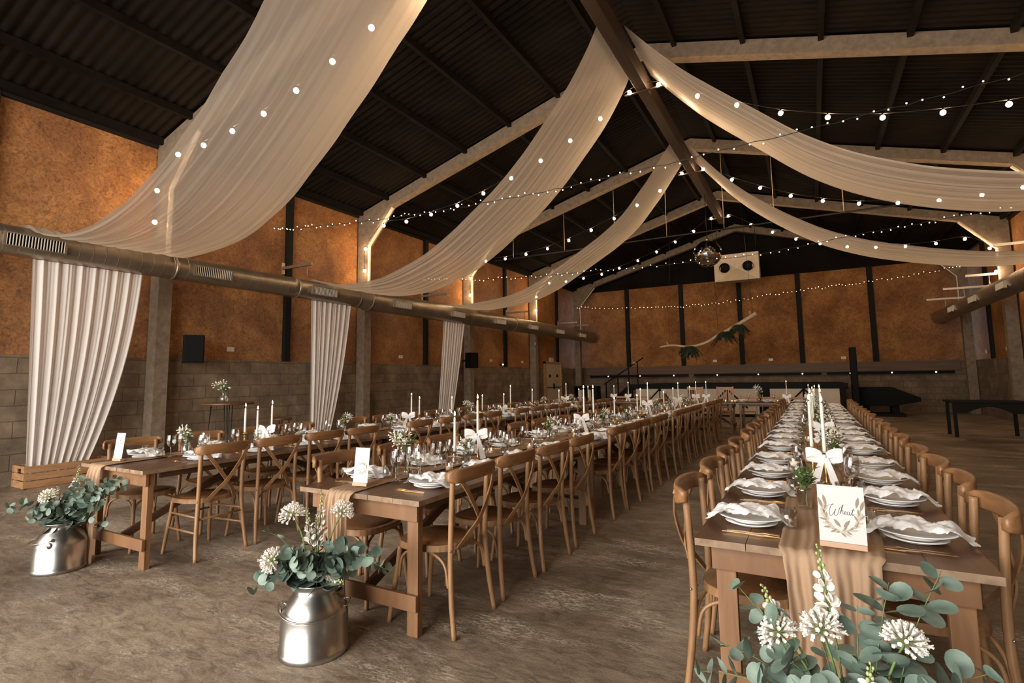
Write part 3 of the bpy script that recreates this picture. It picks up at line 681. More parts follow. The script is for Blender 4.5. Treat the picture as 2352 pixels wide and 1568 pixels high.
# ------------------------------------------------------------------ chairs
def chair_proto(name,variant=0):
    t=thing(name,'x','chair'); parts=[]
    def P(mb,nm,mat): o=mb.build(nm,mat,t); parts.append((o,[])); return o
    # seat frame: rounded trapezoid ring
    def outline(r,n=32):
        out=[]
        for i in range(n):
            a=2*pi*i/n; c,s=cos(a),sin(a); e=.78
            x=r*math.copysign(abs(c)**e,c); y=r*math.copysign(abs(s)**e,s)*.97
            x*=1+.07*(y/r); out.append((x,y))
        return out
    mb=MB(); o1=outline(.212); o2=outline(.205)
    n=len(o1); vs=[(x,y,.425) for x,y in o1]+[(x,y,.452) for x,y in o1]+[(x*.975,y*.975,.460) for x,y in o1]+[(x*.80,y*.80,.459) for x,y in o1]
    fs=[(i,(i+1)%n,(i+1)%n+n,i+n) for i in range(n)]+[(i+n,(i+1)%n+n,(i+1)%n+2*n,i+2*n) for i in range(n)]+[(i+2*n,(i+1)%n+2*n,(i+1)%n+3*n,i+3*n) for i in range(n)]+[tuple(range(n-1,-1,-1))]
    mb.add(vs,fs,False); P(mb,'seat_frame',M['chair'])
    mb=MB(); vs=[(x*.80,y*.80,.459) for x,y in o1]+[(x*.76,y*.76,.466) for x,y in o1]+[(x*.3,y*.3,.463) for x,y in o1]+[(0,0,.462)]
    fs=[(i,(i+1)%n,(i+1)%n+n,i+n) for i in range(n)]+[(i+n,(i+1)%n+n,(i+1)%n+2*n,i+2*n) for i in range(n)]+[(i+2*n,(i+1)%n+2*n,3*n) for i in range(n)]
    mb.add(vs,fs); P(mb,'seat_panel',M['rattan'])
    for s in (-1,1):
        mb=MB(); mb.tube(sm([(s*.222,-.262,0),(s*.210,-.238,.16),(s*.196,-.222,.34),(s*.190,-.218,.46),(s*.190,-.222,.62),(s*.192,-.231,.78),(s*.192,-.236,.872)],4),[.0150]*4+[.0165]*21,10); P(mb,'rear_leg',M['chair'])
        mb=MB(); mb.tube(sm([(s*.200,.205,0),(s*.186,.190,.14),(s*.172,.168,.30),(s*.165,.155,.425)],4),[.0135]*3+[.0155]*10,10); P(mb,'front_leg',M['chair'])
    # top rail: curved board behind the posts
    K=22; vs=[];fs=[]
    for i in range(K+1):
        u=-1+2*i/K; x=.243*u; y=-.260-.040*(1-u*u)+ (.0 if abs(u)<.8 else .03*((abs(u)-.8)/.2)**2)
        hgt=.0385*(1-.45*max(0,(abs(u)-.86)/.14)**2.5); zc=.858+.006*(1-u*u); th=.0115+.004*max(0,(abs(u)-.7)/.3)
        for a,b2 in ((-1,-.8),(-.8,-1),(.8,-1),(1,-.8),(1,.8),(.8,1),(-.8,1),(-1,.8)): vs.append((x,y+a*th,zc+b2*hgt))
    for i in range(K):
        for j in range(8): a=i*8+j;b2=i*8+(j+1)%8; fs.append((a,b2,b2+8,a+8))
    fs.append(tuple(range(7,-1,-1))); fs.append(tuple(K*8+j for j in range(8)))
    mb=MB(); mb.add(vs,fs); fixn(P(mb,'backrest_rail',M['chair_end']))
    for s in (-1,1):
        yb=-.284 if s>0 else -.275
        pts=sm([(s*.200,yb+.004,.868),(s*.120,yb-.020,.755),(s*.0,yb-.014,.600),(-s*.075,yb+.022,.515),(-s*.125,yb+.062,.442)],5)
        if s<0: pts=[p+V((0,.0,0)) for p in pts]
        mb=MB(); mb.strip(pts,[.020]+[.029]*19+[.022],.0075,(0,1,0)); mb.tube([(s*.200,yb-.001,.868),(s*.200,yb+.007,.868)],.0145,10); P(mb,'cross_slat',M['chair'])
        mb=MB(); mb.ball((s*.196,yb-.004,.862),.007,8,5,(1,.6,1)); mb.ball((s*.207,-.226,.45),.006,8,5); P(mb,'bolt',M['screw'])
    if variant==0:
        rl=[(-.205,-.230,.26),(.205,-.230,.26)]; fl=[(-.180,.182,.23),(.180,.182,.23)]
        def arc(p,q):   # from leg point up and over to seat underside
            a=V(p);b2=V(q); return sm([a,a.lerp(b2,.12)+V((0,0,(b2.z-a.z)*.45)),a.lerp(b2,.42)+V((0,0,(b2.z-a.z)*.42)),b2],4)
        A=[((-.197,-.215,.25),(-.06,-.17,.425)),((.197,-.215,.25),(.06,-.17,.425)),((-.197,-.205,.25),(-.175,-.05,.425)),((.197,-.205,.25),(.175,-.05,.425)),
           ((-.172,.165,.25),(-.06,.15,.425)),((.172,.165,.25),(.06,.15,.425)),((-.172,.155,.25),(-.175,.03,.425)),((.172,.155,.25),(.175,.03,.425))]
        for p,q in A:
            mb=MB(); mb.tube(arc(p,q),.0085,6); P(mb,'arched_brace',M['chair'])
    else:
        for p,q in (((-.203,-.228,.21),(-.178,.176,.21)),((.203,-.228,.21),(.178,.176,.21)),((-.198,-.222,.31),(.198,-.222,.31)),((-.17,.165,.30),(.17,.165,.30)),((-.200,-.226,.33),(-.172,.166,.33)),((.200,-.226,.33),(.172,.166,.33))):
            mb=MB(); mb.tube([p,V(p).lerp(V(q),.5),q],[.008,.010,.008],8); P(mb,'stretcher',M['chair'])
    return Proto(t,parts)
CH=chair_proto('dining_chair',0); CH2=chair_proto('dining_chair',1)
TB=dict(T1=(-5.36,-4.40,2.17),T2=(-2.835,-1.89,2.31),T3=(-.46,.50,2.31))
TL=2.69
NM=dict(T1='left',T2='middle',T3='right')
seats={}
seats['T2R']=[2.68,3.26,3.83,4.42,5.38,5.85,6.32,6.80,7.27,8.12,8.68,9.25,9.85,10.75,11.32,11.9,12.5]
seats['T2L']=[2.72,3.33,3.93,4.52,5.35,5.93,6.52,7.2,8.05,8.65,9.25,9.85,10.8,11.35,11.95,12.5]
seats['T1R']=[2.74,3.28,3.80,4.32,5.3,5.92,6.5,7.05,7.95,8.55,9.15,9.75,10.65,11.25,11.85,12.4]
seats['T1L']=[2.60,3.2,3.8,4.35,5.3,5.88,6.46,7.05,7.95,8.55,9.15,9.75,10.65,11.25,11.85,12.4]
seats['T3L']=[2.76,3.40,4.00,4.58,5.36,5.96,6.54,7.14,8.05,8.65,9.25,9.85,10.75,11.35,11.95,12.5]
seats['T3R']=[2.80,3.45,4.03,4.60,5.38,5.98,6.56,7.16,8.05,8.65,9.25,9.85,10.75,11.35,11.95,12.5]
PLATE={}
rnd=random.Random(5)
SIDEN=dict(R='right',L='left')
for key,ys in seats.items():
    T,s=key[:2],key[2]; x0,x1,yf=TB[T]
    for i,y in enumerate(ys):
        off=.226+rnd.uniform(0,.012)
        if key=='T3L' : off=.222+rnd.uniform(0,.02)
        if s=='R': loc=(x1-.226+.012+rnd.uniform(.02,.045)+.0,y,0); rz=pi/2
        else: loc=(x0+.226-.012-rnd.uniform(.02,.045),y,0); rz=-pi/2
        # rear post centre sits just outside the table edge
        dx=.262
        loc=((x1+.268-.0-dx+.0) if s=='R' else (x0-.268+dx),y,0)
        loc=((x1+.035-.218+.018+rnd.uniform(0,.02)) if s=='R' else (x0-.035+.218-.018-rnd.uniform(0,.02)),y,0)
        lb='wooden cross-back chair, %s from the near end, %s side of the %s table'%(ORD[i],SIDEN[s],NM[T])
        pr=CH2 if (key=='T1R' and i==0) else CH
        if pr is CH2: lb='wooden cross-back chair with round stretchers, nearest on the right side of the left table'
        pr.place(loc,rz+radians(rnd.uniform(-2.5,2.5)),lb,'cross-back chairs on the %s side of the %s table'%(SIDEN[s],NM[T]))

# ------------------------------------------------------------------ tables
def table_proto(name,W,L):
    t=thing(name,'x','table'); parts=[]
    def P(mb,nm,mat): o=mb.build(nm,mat,t); parts.append((o,[])); return o
    mb=MB(); nb=5; w=W/nb; rr=random.Random(3)
    zt=.745
    for i in range(nb):
        x0=-W/2+i*w+.0012; x1=x0+w-.0024; e=rr.uniform(0,.008)
        pts=[(x0,e),(x1,e),(x1,L-.004),(x0,L-.004)]
        mb.mi=0; mb.poly([(x,y,zt) for x,y in pts]); mb.mi=1
        b4=[(x,y,zt) for x,y in pts]; c4=[(x,y,zt-.028) for x,y in pts]
        mb.add(b4+c4,[(0,4,5,1),(2,6,7,3)],False); mb.mi=(1 if i in(0,nb-1) else 0)
        mb.add(b4+c4,[(1,5,6,2),(3,7,4,0)],False); mb.mi=1; mb.add(c4,[(3,2,1,0)],False)
    P(mb,'tabletop',[M['top'],M['tedge']])
    for (y,sg) in ((.10,1),(L-.10,-1)):
        mb=MB(); mb.box(-W/2+.055,W/2-.055,y-.045,y-.022,.617,.717,ch=.003); P(mb,'end_apron',M['frame'])
        for s in (-1,1):
            x=s*(W/2-.105)
            mb=MB(); mb.box(x-.038,x+.038,y-.021,y+.022,0.0,.717,ch=.003); P(mb,'leg',M['tleg'])
        mb=MB(); yy=y-sg*.046; mb.box(-W/2+.06,W/2-.06,min(yy,yy+sg*.024),max(yy,yy+sg*.024),.14,.225,ch=.003); P(mb,'crossrail',M['frame'])
        mb=MB(); mb.strip([(0,y+sg*.02,.19),(0,L/2-sg*.06,.69)],.055,.03,(1,0,0)); P(mb,'diagonal_brace',M['brace'])
    for x in (-W/2+.055,W/2-.075):
        mb=MB(); mb.box(x,x+.02,.16,L-.16,.667,.717); P(mb,'side_apron',M['brace'])
    mb=MB(); mb.box(-W/2+.08,W/2-.08,L/2-.03,L/2+.03,.66,.717); P(mb,'underside_batten',M['brace'])
    return Proto(t,parts)
for T,(x0,x1,yf) in TB.items():
    TP=table_proto('trestle_table',x1-x0,TL)
    for j in range(4):
        TP.place(((x0+x1)/2,yf+j*TL,0),0,'dark-topped wooden trestle table, %s from the near end of the %s row'%(ORD[j],NM[T]),'trestle tables in the %s row'%NM[T])
HP=table_proto('trestle_table',.80,1.83)
for j,x in enumerate((-5.35,-3.50,-1.65)):
    HP.place((x+1.83,14.18,0),pi/2,'trestle table of the cross row before the stage, %s from the left'%ORD[j],'trestle tables in the cross row')
    # local +y maps to -x

# ------------------------------------------------------------------ runners
def runner(T,xc,w,ze,label,seed,hang,wid2=None,yend=12.9):
    x0,x1,yf=TB[T]; rr=random.Random(seed); ph=[rr.random()*6.3 for _ in range(8)]
    path=[]; y=yend
    ny=150
    for i in range(ny+1): path.append((yend+(yf+.02-yend)*i/ny,.7475,0))
    path+= [(yf-.005,.746,0),(yf-.018,.735,.05),(yf-.022,.715,.1)]
    nh=26
    for i in range(1,nh+1):
        f=i/nh; path.append((yf-.024-.012*f,.715-(.715-hang)*f,.1+.9*f))
    if hang<.06:
        for i in range(1,5): path.append((yf-.036-.007*i,hang-.002*i,1))
    n=len(path)-1
    def fn(u,v):
        i=int(round(u*n)); yy,z,d=path[i]; s=v-.5
        wob=.03*sin(yy*1.7+ph[0])+.02*sin(yy*3.9+ph[1])
        ww=w*(1+.18*sin(yy*1.3+ph[2])); 
        if d>0: ww=w*(1-.25*d*(1 if hang<.1 else .0)+.03*sin(z*14+ph[3])); wob=.03*sin(yf*1.7+ph[0])+.02*sin(yf*3.9+ph[1])+.02*sin(z*5+ph[5])*d
        x=xc+wob+s*ww+ .004*mnoise.noise(V((u*80,v*2,seed)))
        f=1.0
        fold=.5+.5*sin(v*ze*2*pi+ph[4]+.6*sin(yy*2 if d==0 else z*3)+1.5*mnoise.noise(V((v*3,z*3,seed)))); fold2=.5+.5*sin(v*ze*2.7*2*pi+ph[6]+yy*.7+2*mnoise.noise(V((v*5,z*6,seed+4))))
        if d==0: return (x,yy,z+.006*fold+.004*fold2+.008*max(0,mnoise.noise(V((x*9,yy*7,seed)))))
        return (x,yy-(.022*fold+.010*fold2)*min(1,d*4+.2),z)
    mb=MB(); mb.grid(fn,n,60); tag(mb.build('table_runner',M['runner']),label,'table runner')
runner('T3',.03,.30,3.5,'tan gauze runner along the right long table, falling wide over its front edge',21,.12)
runner('T2',-2.44,.20,4,'tan gauze runner along the middle long table, its narrow end trailing to the floor',22,.012)
runner('T1',-5.08,.20,4,'tan gauze runner along the left long table, its end bunched on the floor',23,.012)

# ------------------------------------------------------------------ tableware prototypes
def one(name,mb,mat,cat): 
    o=mb.build(name,mat); o['label']='x'; o['category']=cat; return Proto(o,[])
mb=MB(); mb.lathe([(.0,.006),(.055,.006),(.06,0),(.066,0),(.070,.006),(.105,.014),(.108,.016),(.105,.018),(.072,.011),(.0,.010)],40); PL_S=one('side_plate',mb,M['china'],'plate')
mb=MB(); mb.lathe([(.0,.004),(.065,.004),(.070,0),(.076,0),(.080,.006),(.134,.024),(.138,.0265),(.134,.029),(.084,.012),(.0,.010)],48); PL_D=one('dinner_plate',mb,M['china'],'plate')
def napkin_mesh(seed):
    rr=random.Random(seed); ph=[rr.random()*6.3 for _ in range(8)]; Lx=.172; 
    def fn(u,v):
        a=-1+2*u; s=-1+2*v
        wv=.100*(1+.14*sin(a*3.1+ph[0])) * (1-.38*abs(a)**3)
        x=Lx*a*(1+.03*sin(s*4+ph[1])); y=wv*s+.009*sin(a*3+ph[2])
        z=.036+.020*max(0,1-(a*1.15)**2)+.009*sin(a*9+ph[3]+1.4*s)*sin(s*2.5+ph[4])+.010*mnoise.noise(V((a*5+seed,s*4,0)))+.008*mnoise.noise(V((a*11+seed,s*9,3)))
        ed=max(0,abs(a)-.62)/.38; z-=.040*ed**1.3
        z=max(z,.0035 if abs(a)>.66 else .032-.02*max(0,abs(s)-.8))
        z-= .012*max(0,abs(s)-.7)/.3*(1 if abs(a)<.5 else 0)
        return (x,y,z)
    mb=MB(); mb.grid(fn,48,22); return mb
NAP=[one('napkin',napkin_mesh(i),M['napkin'],'napkin') for i in range(5)]
mb=MB(); mb.strip([(-.10,0,.004),(-.04,0,.006),(.02,0,.004),(.05,0,.008),(.06,0,.008)],[.008,.006,.005,.012,.018],.0025,(0,0,1))
for i in range(4): mb.strip([(.058,-.0075+i*.005,.008),(.10,-.0075+i*.005,.006)],.0022,.002,(0,0,1))
FORK=one('fork',mb,M['gold'],'fork')
mb=MB(); mb.strip([(-.11,0,.005),(-.02,0,.005),(0,0,.005),(.04,0,.004),(.11,0,.004)],[.008,.006,.012,.014,.004],.0025,(0,0,1)); KNIFE=one('knife',mb,M['gold'],'knife')
wg=thing('wine_glass','x','wine glass')
mb=MB(); mb.lathe([(.004,.085),(.016,.092),(.030,.108),(.037,.130),(.038,.150),(.035,.172),(.031,.190)],24); wb=mb.build('bowl',M['glass'],wg)
mb=MB(); mb.lathe([(.0,.004),(.033,.0015),(.034,.0),(.034,.002),(.012,.007),(.0045,.014),(.0038,.05),(.005,.084),(.0,.088)],16); ws=mb.build('stem',M['glass'],wg)
WG=Proto(wg,[(wb,[]),(ws,[])])
mb=MB(); mb.lathe([(.0,.012),(.024,.010),(.027,.02),(.033,.090),(.0345,.090),(.030,.003),(.0,.0)],24); TUM=one('tumbler',mb,M['glass'],'tumbler')
tl=thing('tealight_holder','x','tealight')
mb=MB(); mb.lathe([(.0,.0),(.024,.0),(.028,.012),(.030,.055)],16); a=mb.build('holder_glass',M['glass'],tl)
mb=MB(); mb.lathe([(.0,.003),(.022,.003),(.022,.030),(.0,.031)],14); b_=mb.build('tealight_wax',M['kraft'],tl)
mb=MB(); mb.ball((0,0,.040),.006,6,5,(.8,.8,1.7)); c_=mb.build('flame',M['flame'],tl)
TEA=Proto(tl,[(a,[]),(b_,[]),(c_,[])])
def candle_proto(hh,hstick,kind):
    t=thing('candlestick','x','candlestick'); parts=[]
    mb=MB()
    if kind=='brass': mb.lathe([(.0,0),(.045,0),(.045,.006),(.022,.016),(.010,.024),(.014,.034),(.007,.046),(.013,.062),(.008,.08),(.012,.5*hstick+.03),(.007,hstick-.05),(.014,hstick-.036),(.008,hstick-.026),(.024,hstick-.012),(.024,hstick-.008),(.011,hstick-.006),(.011,hstick),(.0,hstick)],18)
    else: mb.lathe([(.0,0),(.034,0),(.036,.01),(.018,.02),(.026,.04),(.012,.055),(.024,.07),(.013,hstick-.02),(.018,hstick),(.010,hstick),(.010,hstick-.02),(.0,hstick-.02)],14)
    parts.append((mb.build('candle_holder',M['brass'] if kind=='brass' else M['glass'],t),[]))
    mb=MB(); mb.lathe([(.0,0),(.0105,0),(.0105,.02),(.0085,hh-.01),(.004,hh),(.0,hh)],12,(0,0,hstick-.005)); cd=mb.build('candle',M['wax'],t)
    mb=MB(); mb.tube([(0,0,hstick+hh-.006),(.001,0,hstick+hh+.010)],.0012,5); wk=mb.build('wick',M['black'],cd)
    mb=MB(); mb.lathe([(.0005,0),(.0055,.007),(.0065,.014),(.0045,.024),(.0008,.036)],8,(0,0,hstick+hh+.004)); fl=mb.build('flame',M['flame'],cd)
    parts.append((cd,[wk,fl])); return Proto(t,parts)
CB=candle_proto(.29,.19,'brass'); CBm=candle_proto(.25,.14,'brass'); CG=candle_proto(.26,.10,'glass'); CS=candle_proto(.22,.12,'brass')
def bow_mesh(seed,tl=.19):
    rr=random.Random(seed); mb=MB()
    for s in (-1,1):
        def loop(u,v,s=s):
            a=u*2*pi; r=.052; wv=.020+.016*sin(u*pi)
            x=s*(.008+.084*(1-cos(a))/2); z=.016*sin(a)+.014*(1-cos(a))/2; y=(v-.5)*2*wv*.35+ -.006
            z+= (v-.5)*wv*1.5
            return (x,y,z)
        mb.grid(loop,20,4)
        def tail(u,v,s=s):
            w=.014+.009*u; x=s*(.004+.050*u**.8)+ (v-.5)*2*w; y=-.014-.010*sin(u*4+seed)-.012*u; z=-.005-tl*(.8+.2*(s+1)/2)*u+ (v-.5)*.012*(u>.95)
            return (x,y,z)
        mb.grid(tail,16,4)
    mb.ball((0,-.010,0),.013,8,6,(1,.8,1.1)); return mb
BOW=[one('ribbon_bow',bow_mesh(i,.20-.02*i),M['ribbon'],'ribbon bow') for i in range(3)]
mb=MB(); mb.mi=1
def slice_(): 
    mb=MB(); n=28; rr=random.Random(4); R=[.105*(1+.05*sin(3*2*pi*i/n)+.03*rr.random()) for i in range(n)]
    vs=[(R[i]*cos(2*pi*i/n)*(.96),R[i]*sin(2*pi*i/n)*.96,0) for i in range(n)]+[(R[i]*cos(2*pi*i/n),R[i]*sin(2*pi*i/n),.026) for i in range(n)]
    mb.mi=1; mb.add(vs,[(i,(i+1)%n,(i+1)%n+n,i+n) for i in range(n)],False); mb.mi=0; mb.add(vs,[tuple(range(n,2*n)),tuple(range(n-1,-1,-1))],False); return mb
SL=one('log_slice',slice_(),[M['slice'],M['brace']],'wood slice')

# flowers -----------------------------------------------------------
def leaf(mb,c,d,nrm,L,W,cup=.15,n=8):
    d=V(d).normalized(); nrm=V(nrm); nrm=(nrm-d*nrm.dot(d)); nrm=nrm.normalized() if nrm.length>1e-5 else d.orthogonal().normalized(); s=d.cross(nrm)
    c=V(c); vs=[c+d*L*.5-nrm*cup*L*.25]
    for i in range(n):
        a=2*pi*i/n; vs.append(c+d*L*(.5-.5*cos(a))+s*W*.5*sin(a)+nrm*cup*L*.35*(abs(sin(a))))
    mb.add(vs,[(0,1+i,1+(i+1)%n) for i in range(n)])
def flower_floret(mb,c,d,L,r):
    d=V(d).normalized(); c=V(c); mb.tube([c,c+d*L*.55,c+d*L*.8,c+d*L],[r*.35,r*.6,r,r*.25],5)
    u=d.orthogonal().normalized(); w=d.cross(u)
    for i in range(5):
        a=2*pi*i/5; o=(u*cos(a)+w*sin(a)); leaf(mb,c+d*L*.75,(d*1.0+o*.55),o,L*.45,r*1.25,.1,6)
def agapanthus(mbP,mbS,c,d,R,n,rr):
    d=V(d).normalized(); c=V(c); u=d.orthogonal().normalized(); w=d.cross(u)
    for i in range(n):
        t=math.acos(1-1.25*(i+.5)/n); a=i*2.39996
        q=(d*cos(t)+(u*cos(a)+w*sin(a))*sin(t)).normalized(); r1=R*rr.uniform(.5,.72)
        mbS.tube([c,c+q*r1*.5+V((0,0,.002)),c+q*r1],.0011,4,False)
        flower_floret(mbP,c+q*r1,q,R*rr.uniform(.5,.68),.0052)
def snapdragon(mbP,mbG,mbS,c,d,L,rr):
    d=V(d).normalized(); c=V(c); u=d.orthogonal().normalized(); w=d.cross(u)
    for i in range(26):
        f=i/25; a=i*2.39996; p=c+d*L*f; q=(u*cos(a)+w*sin(a))*.9+d*.5; r=.020*(1-f)+.006
        if f<.62:
            for kk in range(3): leaf(mbP,p+q.normalized()*.006,(q+V((rr.uniform(-.4,.4),rr.uniform(-.4,.4),rr.uniform(-.3,.3)))),u,r*1.5,r*1.3,.3,7)
        else: mbG.ball(p+q.normalized()*.007,.0065*(1.5-f),6,4,(1,1,1.3))
def euc_stem(P,leafs,lr,rr,mbL,mbS,r=.0022):
    P=sm(P,6); mbS.tube(P,[r*(1.3-.9*i/len(P)) for i in range(len(P))],5)
    n=len(P)-1
    for i in range(leafs):
        f=.18+.82*(i+.5)/leafs; p=P[min(n,int(f*n))]; T=(P[min(n,int(f*n)+1)]-P[max(0,int(f*n)-1)]).normalized()
        u=T.orthogonal().normalized(); w=T.cross(u); a0=i*1.7+rr.random()
        for s in (0,pi):
            a=a0+s; o=(u*cos(a)+w*sin(a)); L=lr*rr.uniform(.8,1.15)*(1.15-.55*f)
            leaf(mbL,p+o*.003,(o+T*rr.uniform(.0,.6)),T*.45+V((rr.uniform(-.75,.75),rr.uniform(-1.0,.35),rr.uniform(.1,.8))),L,L*.92,rr.uniform(.05,.35),13)
def churn(loc,rz,label):
    t=thing('milk_churn',label,'milk churn',loc,rz)
    mb=MB(); mb.lathe([(.0,.004),(.160,.004),(.172,0),(.176,.004),(.176,.030),(.170,.034),(.168,.19),(.163,.215),(.148,.245),(.125,.278),(.106,.302),(.098,.316),(.098,.332),(.110,.344),(.114,.350),(.110,.353),(.094,.340),(.092,.316),(.10,.30),(.15,.2),(.155,.05),(.0,.02)],48); mb.build('churn_body',M['churn'],t)
    for s in (-1,1):
        mb=MB(); mb.lathe([(.0,0),(.010,0),(.012,.006),(.0,.010)],12); o=mb.build('handle_lug',M['churn'],t); o.location=(s*.147,0,.245); o.rotation_euler=(0,s*radians(60),0)
        mb=MB(); leaf(mb,(s*.166,-.012,.235),(0,0,-1),(s,0,.3),.045,.036,.05,10); mb.build('tag_plate',M['churn'],t,solid=.002)
    hp=[(-.155,0,.248)]+[(-.178*cos(pi*i/12),-.185*sin(pi*i/12)*1.05-.0,.248-.035*sin(pi*i/12)) for i in range(0,13)]+[(.155,0,.248)]
    mb=MB(); mb.tube(sm(hp,2),.0042,7); mb.build('bail_handle',M['screw'],t)
    return t
def bouquet(cx,cy,zr,stems,where,seed):
    rr=random.Random(seed); base=V((cx,cy,zr))
    gl='stems in the milk churn '+where
    for kind,dx,dy,h,lb,*o in stems:
        mouth=V((max(-.07,min(.07,dx*.25)),max(-.07,min(.07,dy*.25)),0))
        tip=V((dx,dy,h)); st=V((mouth.x*.5,mouth.y*.5,-.28)); mid=mouth.lerp(tip,.45)+V((0,0,.06+.12*(abs(dx)+abs(dy))*.5))
        P=[st,mouth,mid,tip]
        if kind=='euc':
            t=thing('eucalyptus_stem','eucalyptus stem '+lb+', in the churn '+where,'foliage stem',(cx,cy,zr),0,gl)
            a=MB(); b2=MB(); k3=1.12 if 'right table' in where else 1.12; euc_stem(P,int((o[0] if o else 9)*k3)+1,(o[1] if len(o)>1 else .062)*k3,rr,a,b2); a.build('leaves',M['euc'],t); b2.build('stem',M['stemg'],t)
        elif kind=='aga':
            t=thing('agapanthus','white agapanthus head '+lb+', in the churn '+where,'flower',(cx,cy,zr),0,gl)
            a=MB(); b2=MB(); c2=MB(); c2.tube(sm(P,5),.0036,6); d=(tip-mid).normalized()+V((0,0,.3)); agapanthus(a,b2,tip,d,(o[0] if o else .085)*(.72 if 'right table' in where else .86),64,rr); a.build('florets',M['petal'],t); b2.build('flower_stalks',M['bud'],t); c2.build('stem',M['stemg'],t)
        elif kind=='snap':
            t=thing('snapdragon','white snapdragon spike '+lb+', in the churn '+where,'flower',(cx,cy,zr),0,gl)
            a=MB(); b2=MB(); c2=MB(); c2.tube(sm(P,5),.003,6); d=(tip-mid).normalized()+V((0,0,.5)); d.normalize(); L=o[0] if o else .17; snapdragon(a,b2,c2,tip-d*L*.6,d,L,rr); c2.tube([tip-d*L*.6,tip+d*L*.4],.002,5); a.build('blooms',M['petal'],t); b2.build('buds',M['bud'],t); c2.build('stem',M['stemg'],t)
churn((-2.36,2.04,0),radians(40),'silver milk churn on the floor before the middle table')
# right / toward camera axes at churn 2: image right ~ (.87,.49), image up ~ z
def rel(L,cx,cy):
    """stem table: side = sideways reach seen from the camera, depth = reach away from it, height above the rim"""
    out=[]
    d=V((cx,cy,0)); d.normalize(); r=V((d.y,-d.x,0))
    for kind,side,dep,h,lb,*o in L:
        v=r*side+d*dep; out.append((kind,v.x,v.y,h,lb,*o))
    return out
bouquet(-2.36,2.04,.35,rel([
 ('euc',-.31,.00,-.02,'drooping furthest left',9,.078),('euc',-.24,-.06,.03,'hanging at the left',8,.075),('euc',-.27,.05,.27,'thin, reaching up at the far left',4,.05),('euc',-.13,-.10,.15,'in front left of the centre',9,.082),('euc',-.05,-.13,.08,'over the rim in front',9,.082),('euc',-.17,-.04,.12,'at the left, below the flowers',9,.08),
 ('euc',.05,-.11,.06,'over the rim just right of centre',8,.07),('euc',.16,-.14,.06,'low at the right',9,.08),('euc',.20,-.16,.14,'large-leaved at the right',8,.100),('euc',.35,-.24,.08,'longest, arching out to the right',11,.070),('euc',.28,-.22,.15,'far right, above the longest stem',7,.085),('euc',.14,-.06,.19,'behind at the right',8,.07),('euc',-.03,.08,.20,'upright at the back',9,.06),('euc',-.14,.06,.14,'behind at the left',8,.07),('euc',.06,.02,.17,'upright in the middle',9,.06),
 ('aga',-.12,.00,.345,'tallest, upper left',.062),('aga',.13,.02,.33,'upper right',.060),('aga',-.21,-.05,.14,'low at the left',.058),('snap',.02,.02,.36,'upright in the middle',.2),('snap',-.04,-.02,.30,'just left of the middle',.2),('snap',.10,-.11,.03,'nodding in front at the right',.13),('snap',.0,.0,.27,'low in the middle',.16)],-2.36,2.04),'before the middle table',31)
churn((-5.10,1.97,0),radians(-40),'silver milk churn on the floor before the left table')
bouquet(-5.10,1.97,.35,rel([
 ('euc',-.32,.0,.15,'longest, arching far left',10,.07),('euc',-.20,-.06,.05,'low at the left',9,.072),('euc',-.10,-.10,.12,'in front left of the centre',9,.075),('euc',.0,-.11,.06,'over the rim in front',9,.072),('euc',.13,-.18,.04,'low right of the centre',10,.072),('euc',.24,-.28,-.04,'drooping at the right',10,.065),
 ('euc',.17,-.18,.27,'reaching up right',11,.066),('euc',.36,-.32,.27,'longest, high at the right',12,.066),('euc',.12,-.08,.32,'upright at the back right',10,.06),('euc',.04,.02,.20,'upright in the middle',10,.066),('euc',.27,-.25,.20,'behind at the right',11,.066),('euc',.22,-.24,.12,'at the right, mid height',10,.07),('euc',.32,-.30,.33,'highest at the right',11,.06),('euc',-.14,.05,.16,'behind at the left',9,.066),
 ('aga',-.09,-.02,.20,'at the left',.058),('aga',.12,-.04,.15,'in the middle',.05),('snap',-.03,.0,.20,'left of the middle',.16),('snap',.07,.03,.32,'tallest',.2)],-5.10,1.97),'before the left table',32)
churn((.05,1.78,0),radians(90),'silver milk churn hidden under the flowers before the right table')
bouquet(.05,1.78,.35,[
 ('euc',-.42,-.02,.16,'trailing furthest left',11,.075),('euc',-.30,.04,.42,'rising at the upper left',9,.075),('euc',-.24,-.06,.18,'low left in front',10,.078),('euc',-.10,.06,.36,'upright left of the middle',7,.05),('euc',-.09,-.10,.22,'low in the middle front',10,.08),('euc',.04,.0,.24,'in the middle',9,.08),
 ('euc',.10,.08,.47,'large-leaved, rising right of the middle',11,.088),('euc',.22,.08,.52,'tallest, upper right',11,.080),('euc',.12,.10,.34,'behind the middle',10,.085),('euc',.22,-.06,.27,'low at the right',10,.085),('euc',.40,-.02,.27,'trailing furthest right',11,.072),('euc',.30,.04,.30,'at the right',9,.085),('euc',-.36,.06,.22,'at the left, behind',9,.07),('euc',-.02,-.14,.14,'lowest in front',10,.08),('euc',.12,-.12,.20,'in front right of the middle',10,.082),('euc',.02,.06,.40,'narrow, behind the snapdragon',8,.075),('euc',-.17,.0,.25,'under the left flower head',10,.08),
 ('aga',-.18,.02,.30,'at the left',.062),('aga',-.07,.02,.33,'in the middle',.062),('aga',.12,.02,.34,'facing right',.060),('snap',-.06,.06,.47,'tallest, upright',.2),('snap',.03,-.04,.24,'in front right of the middle',.15),('snap',-.20,.06,.36,'leaning left',.14)],'before the right table',33)

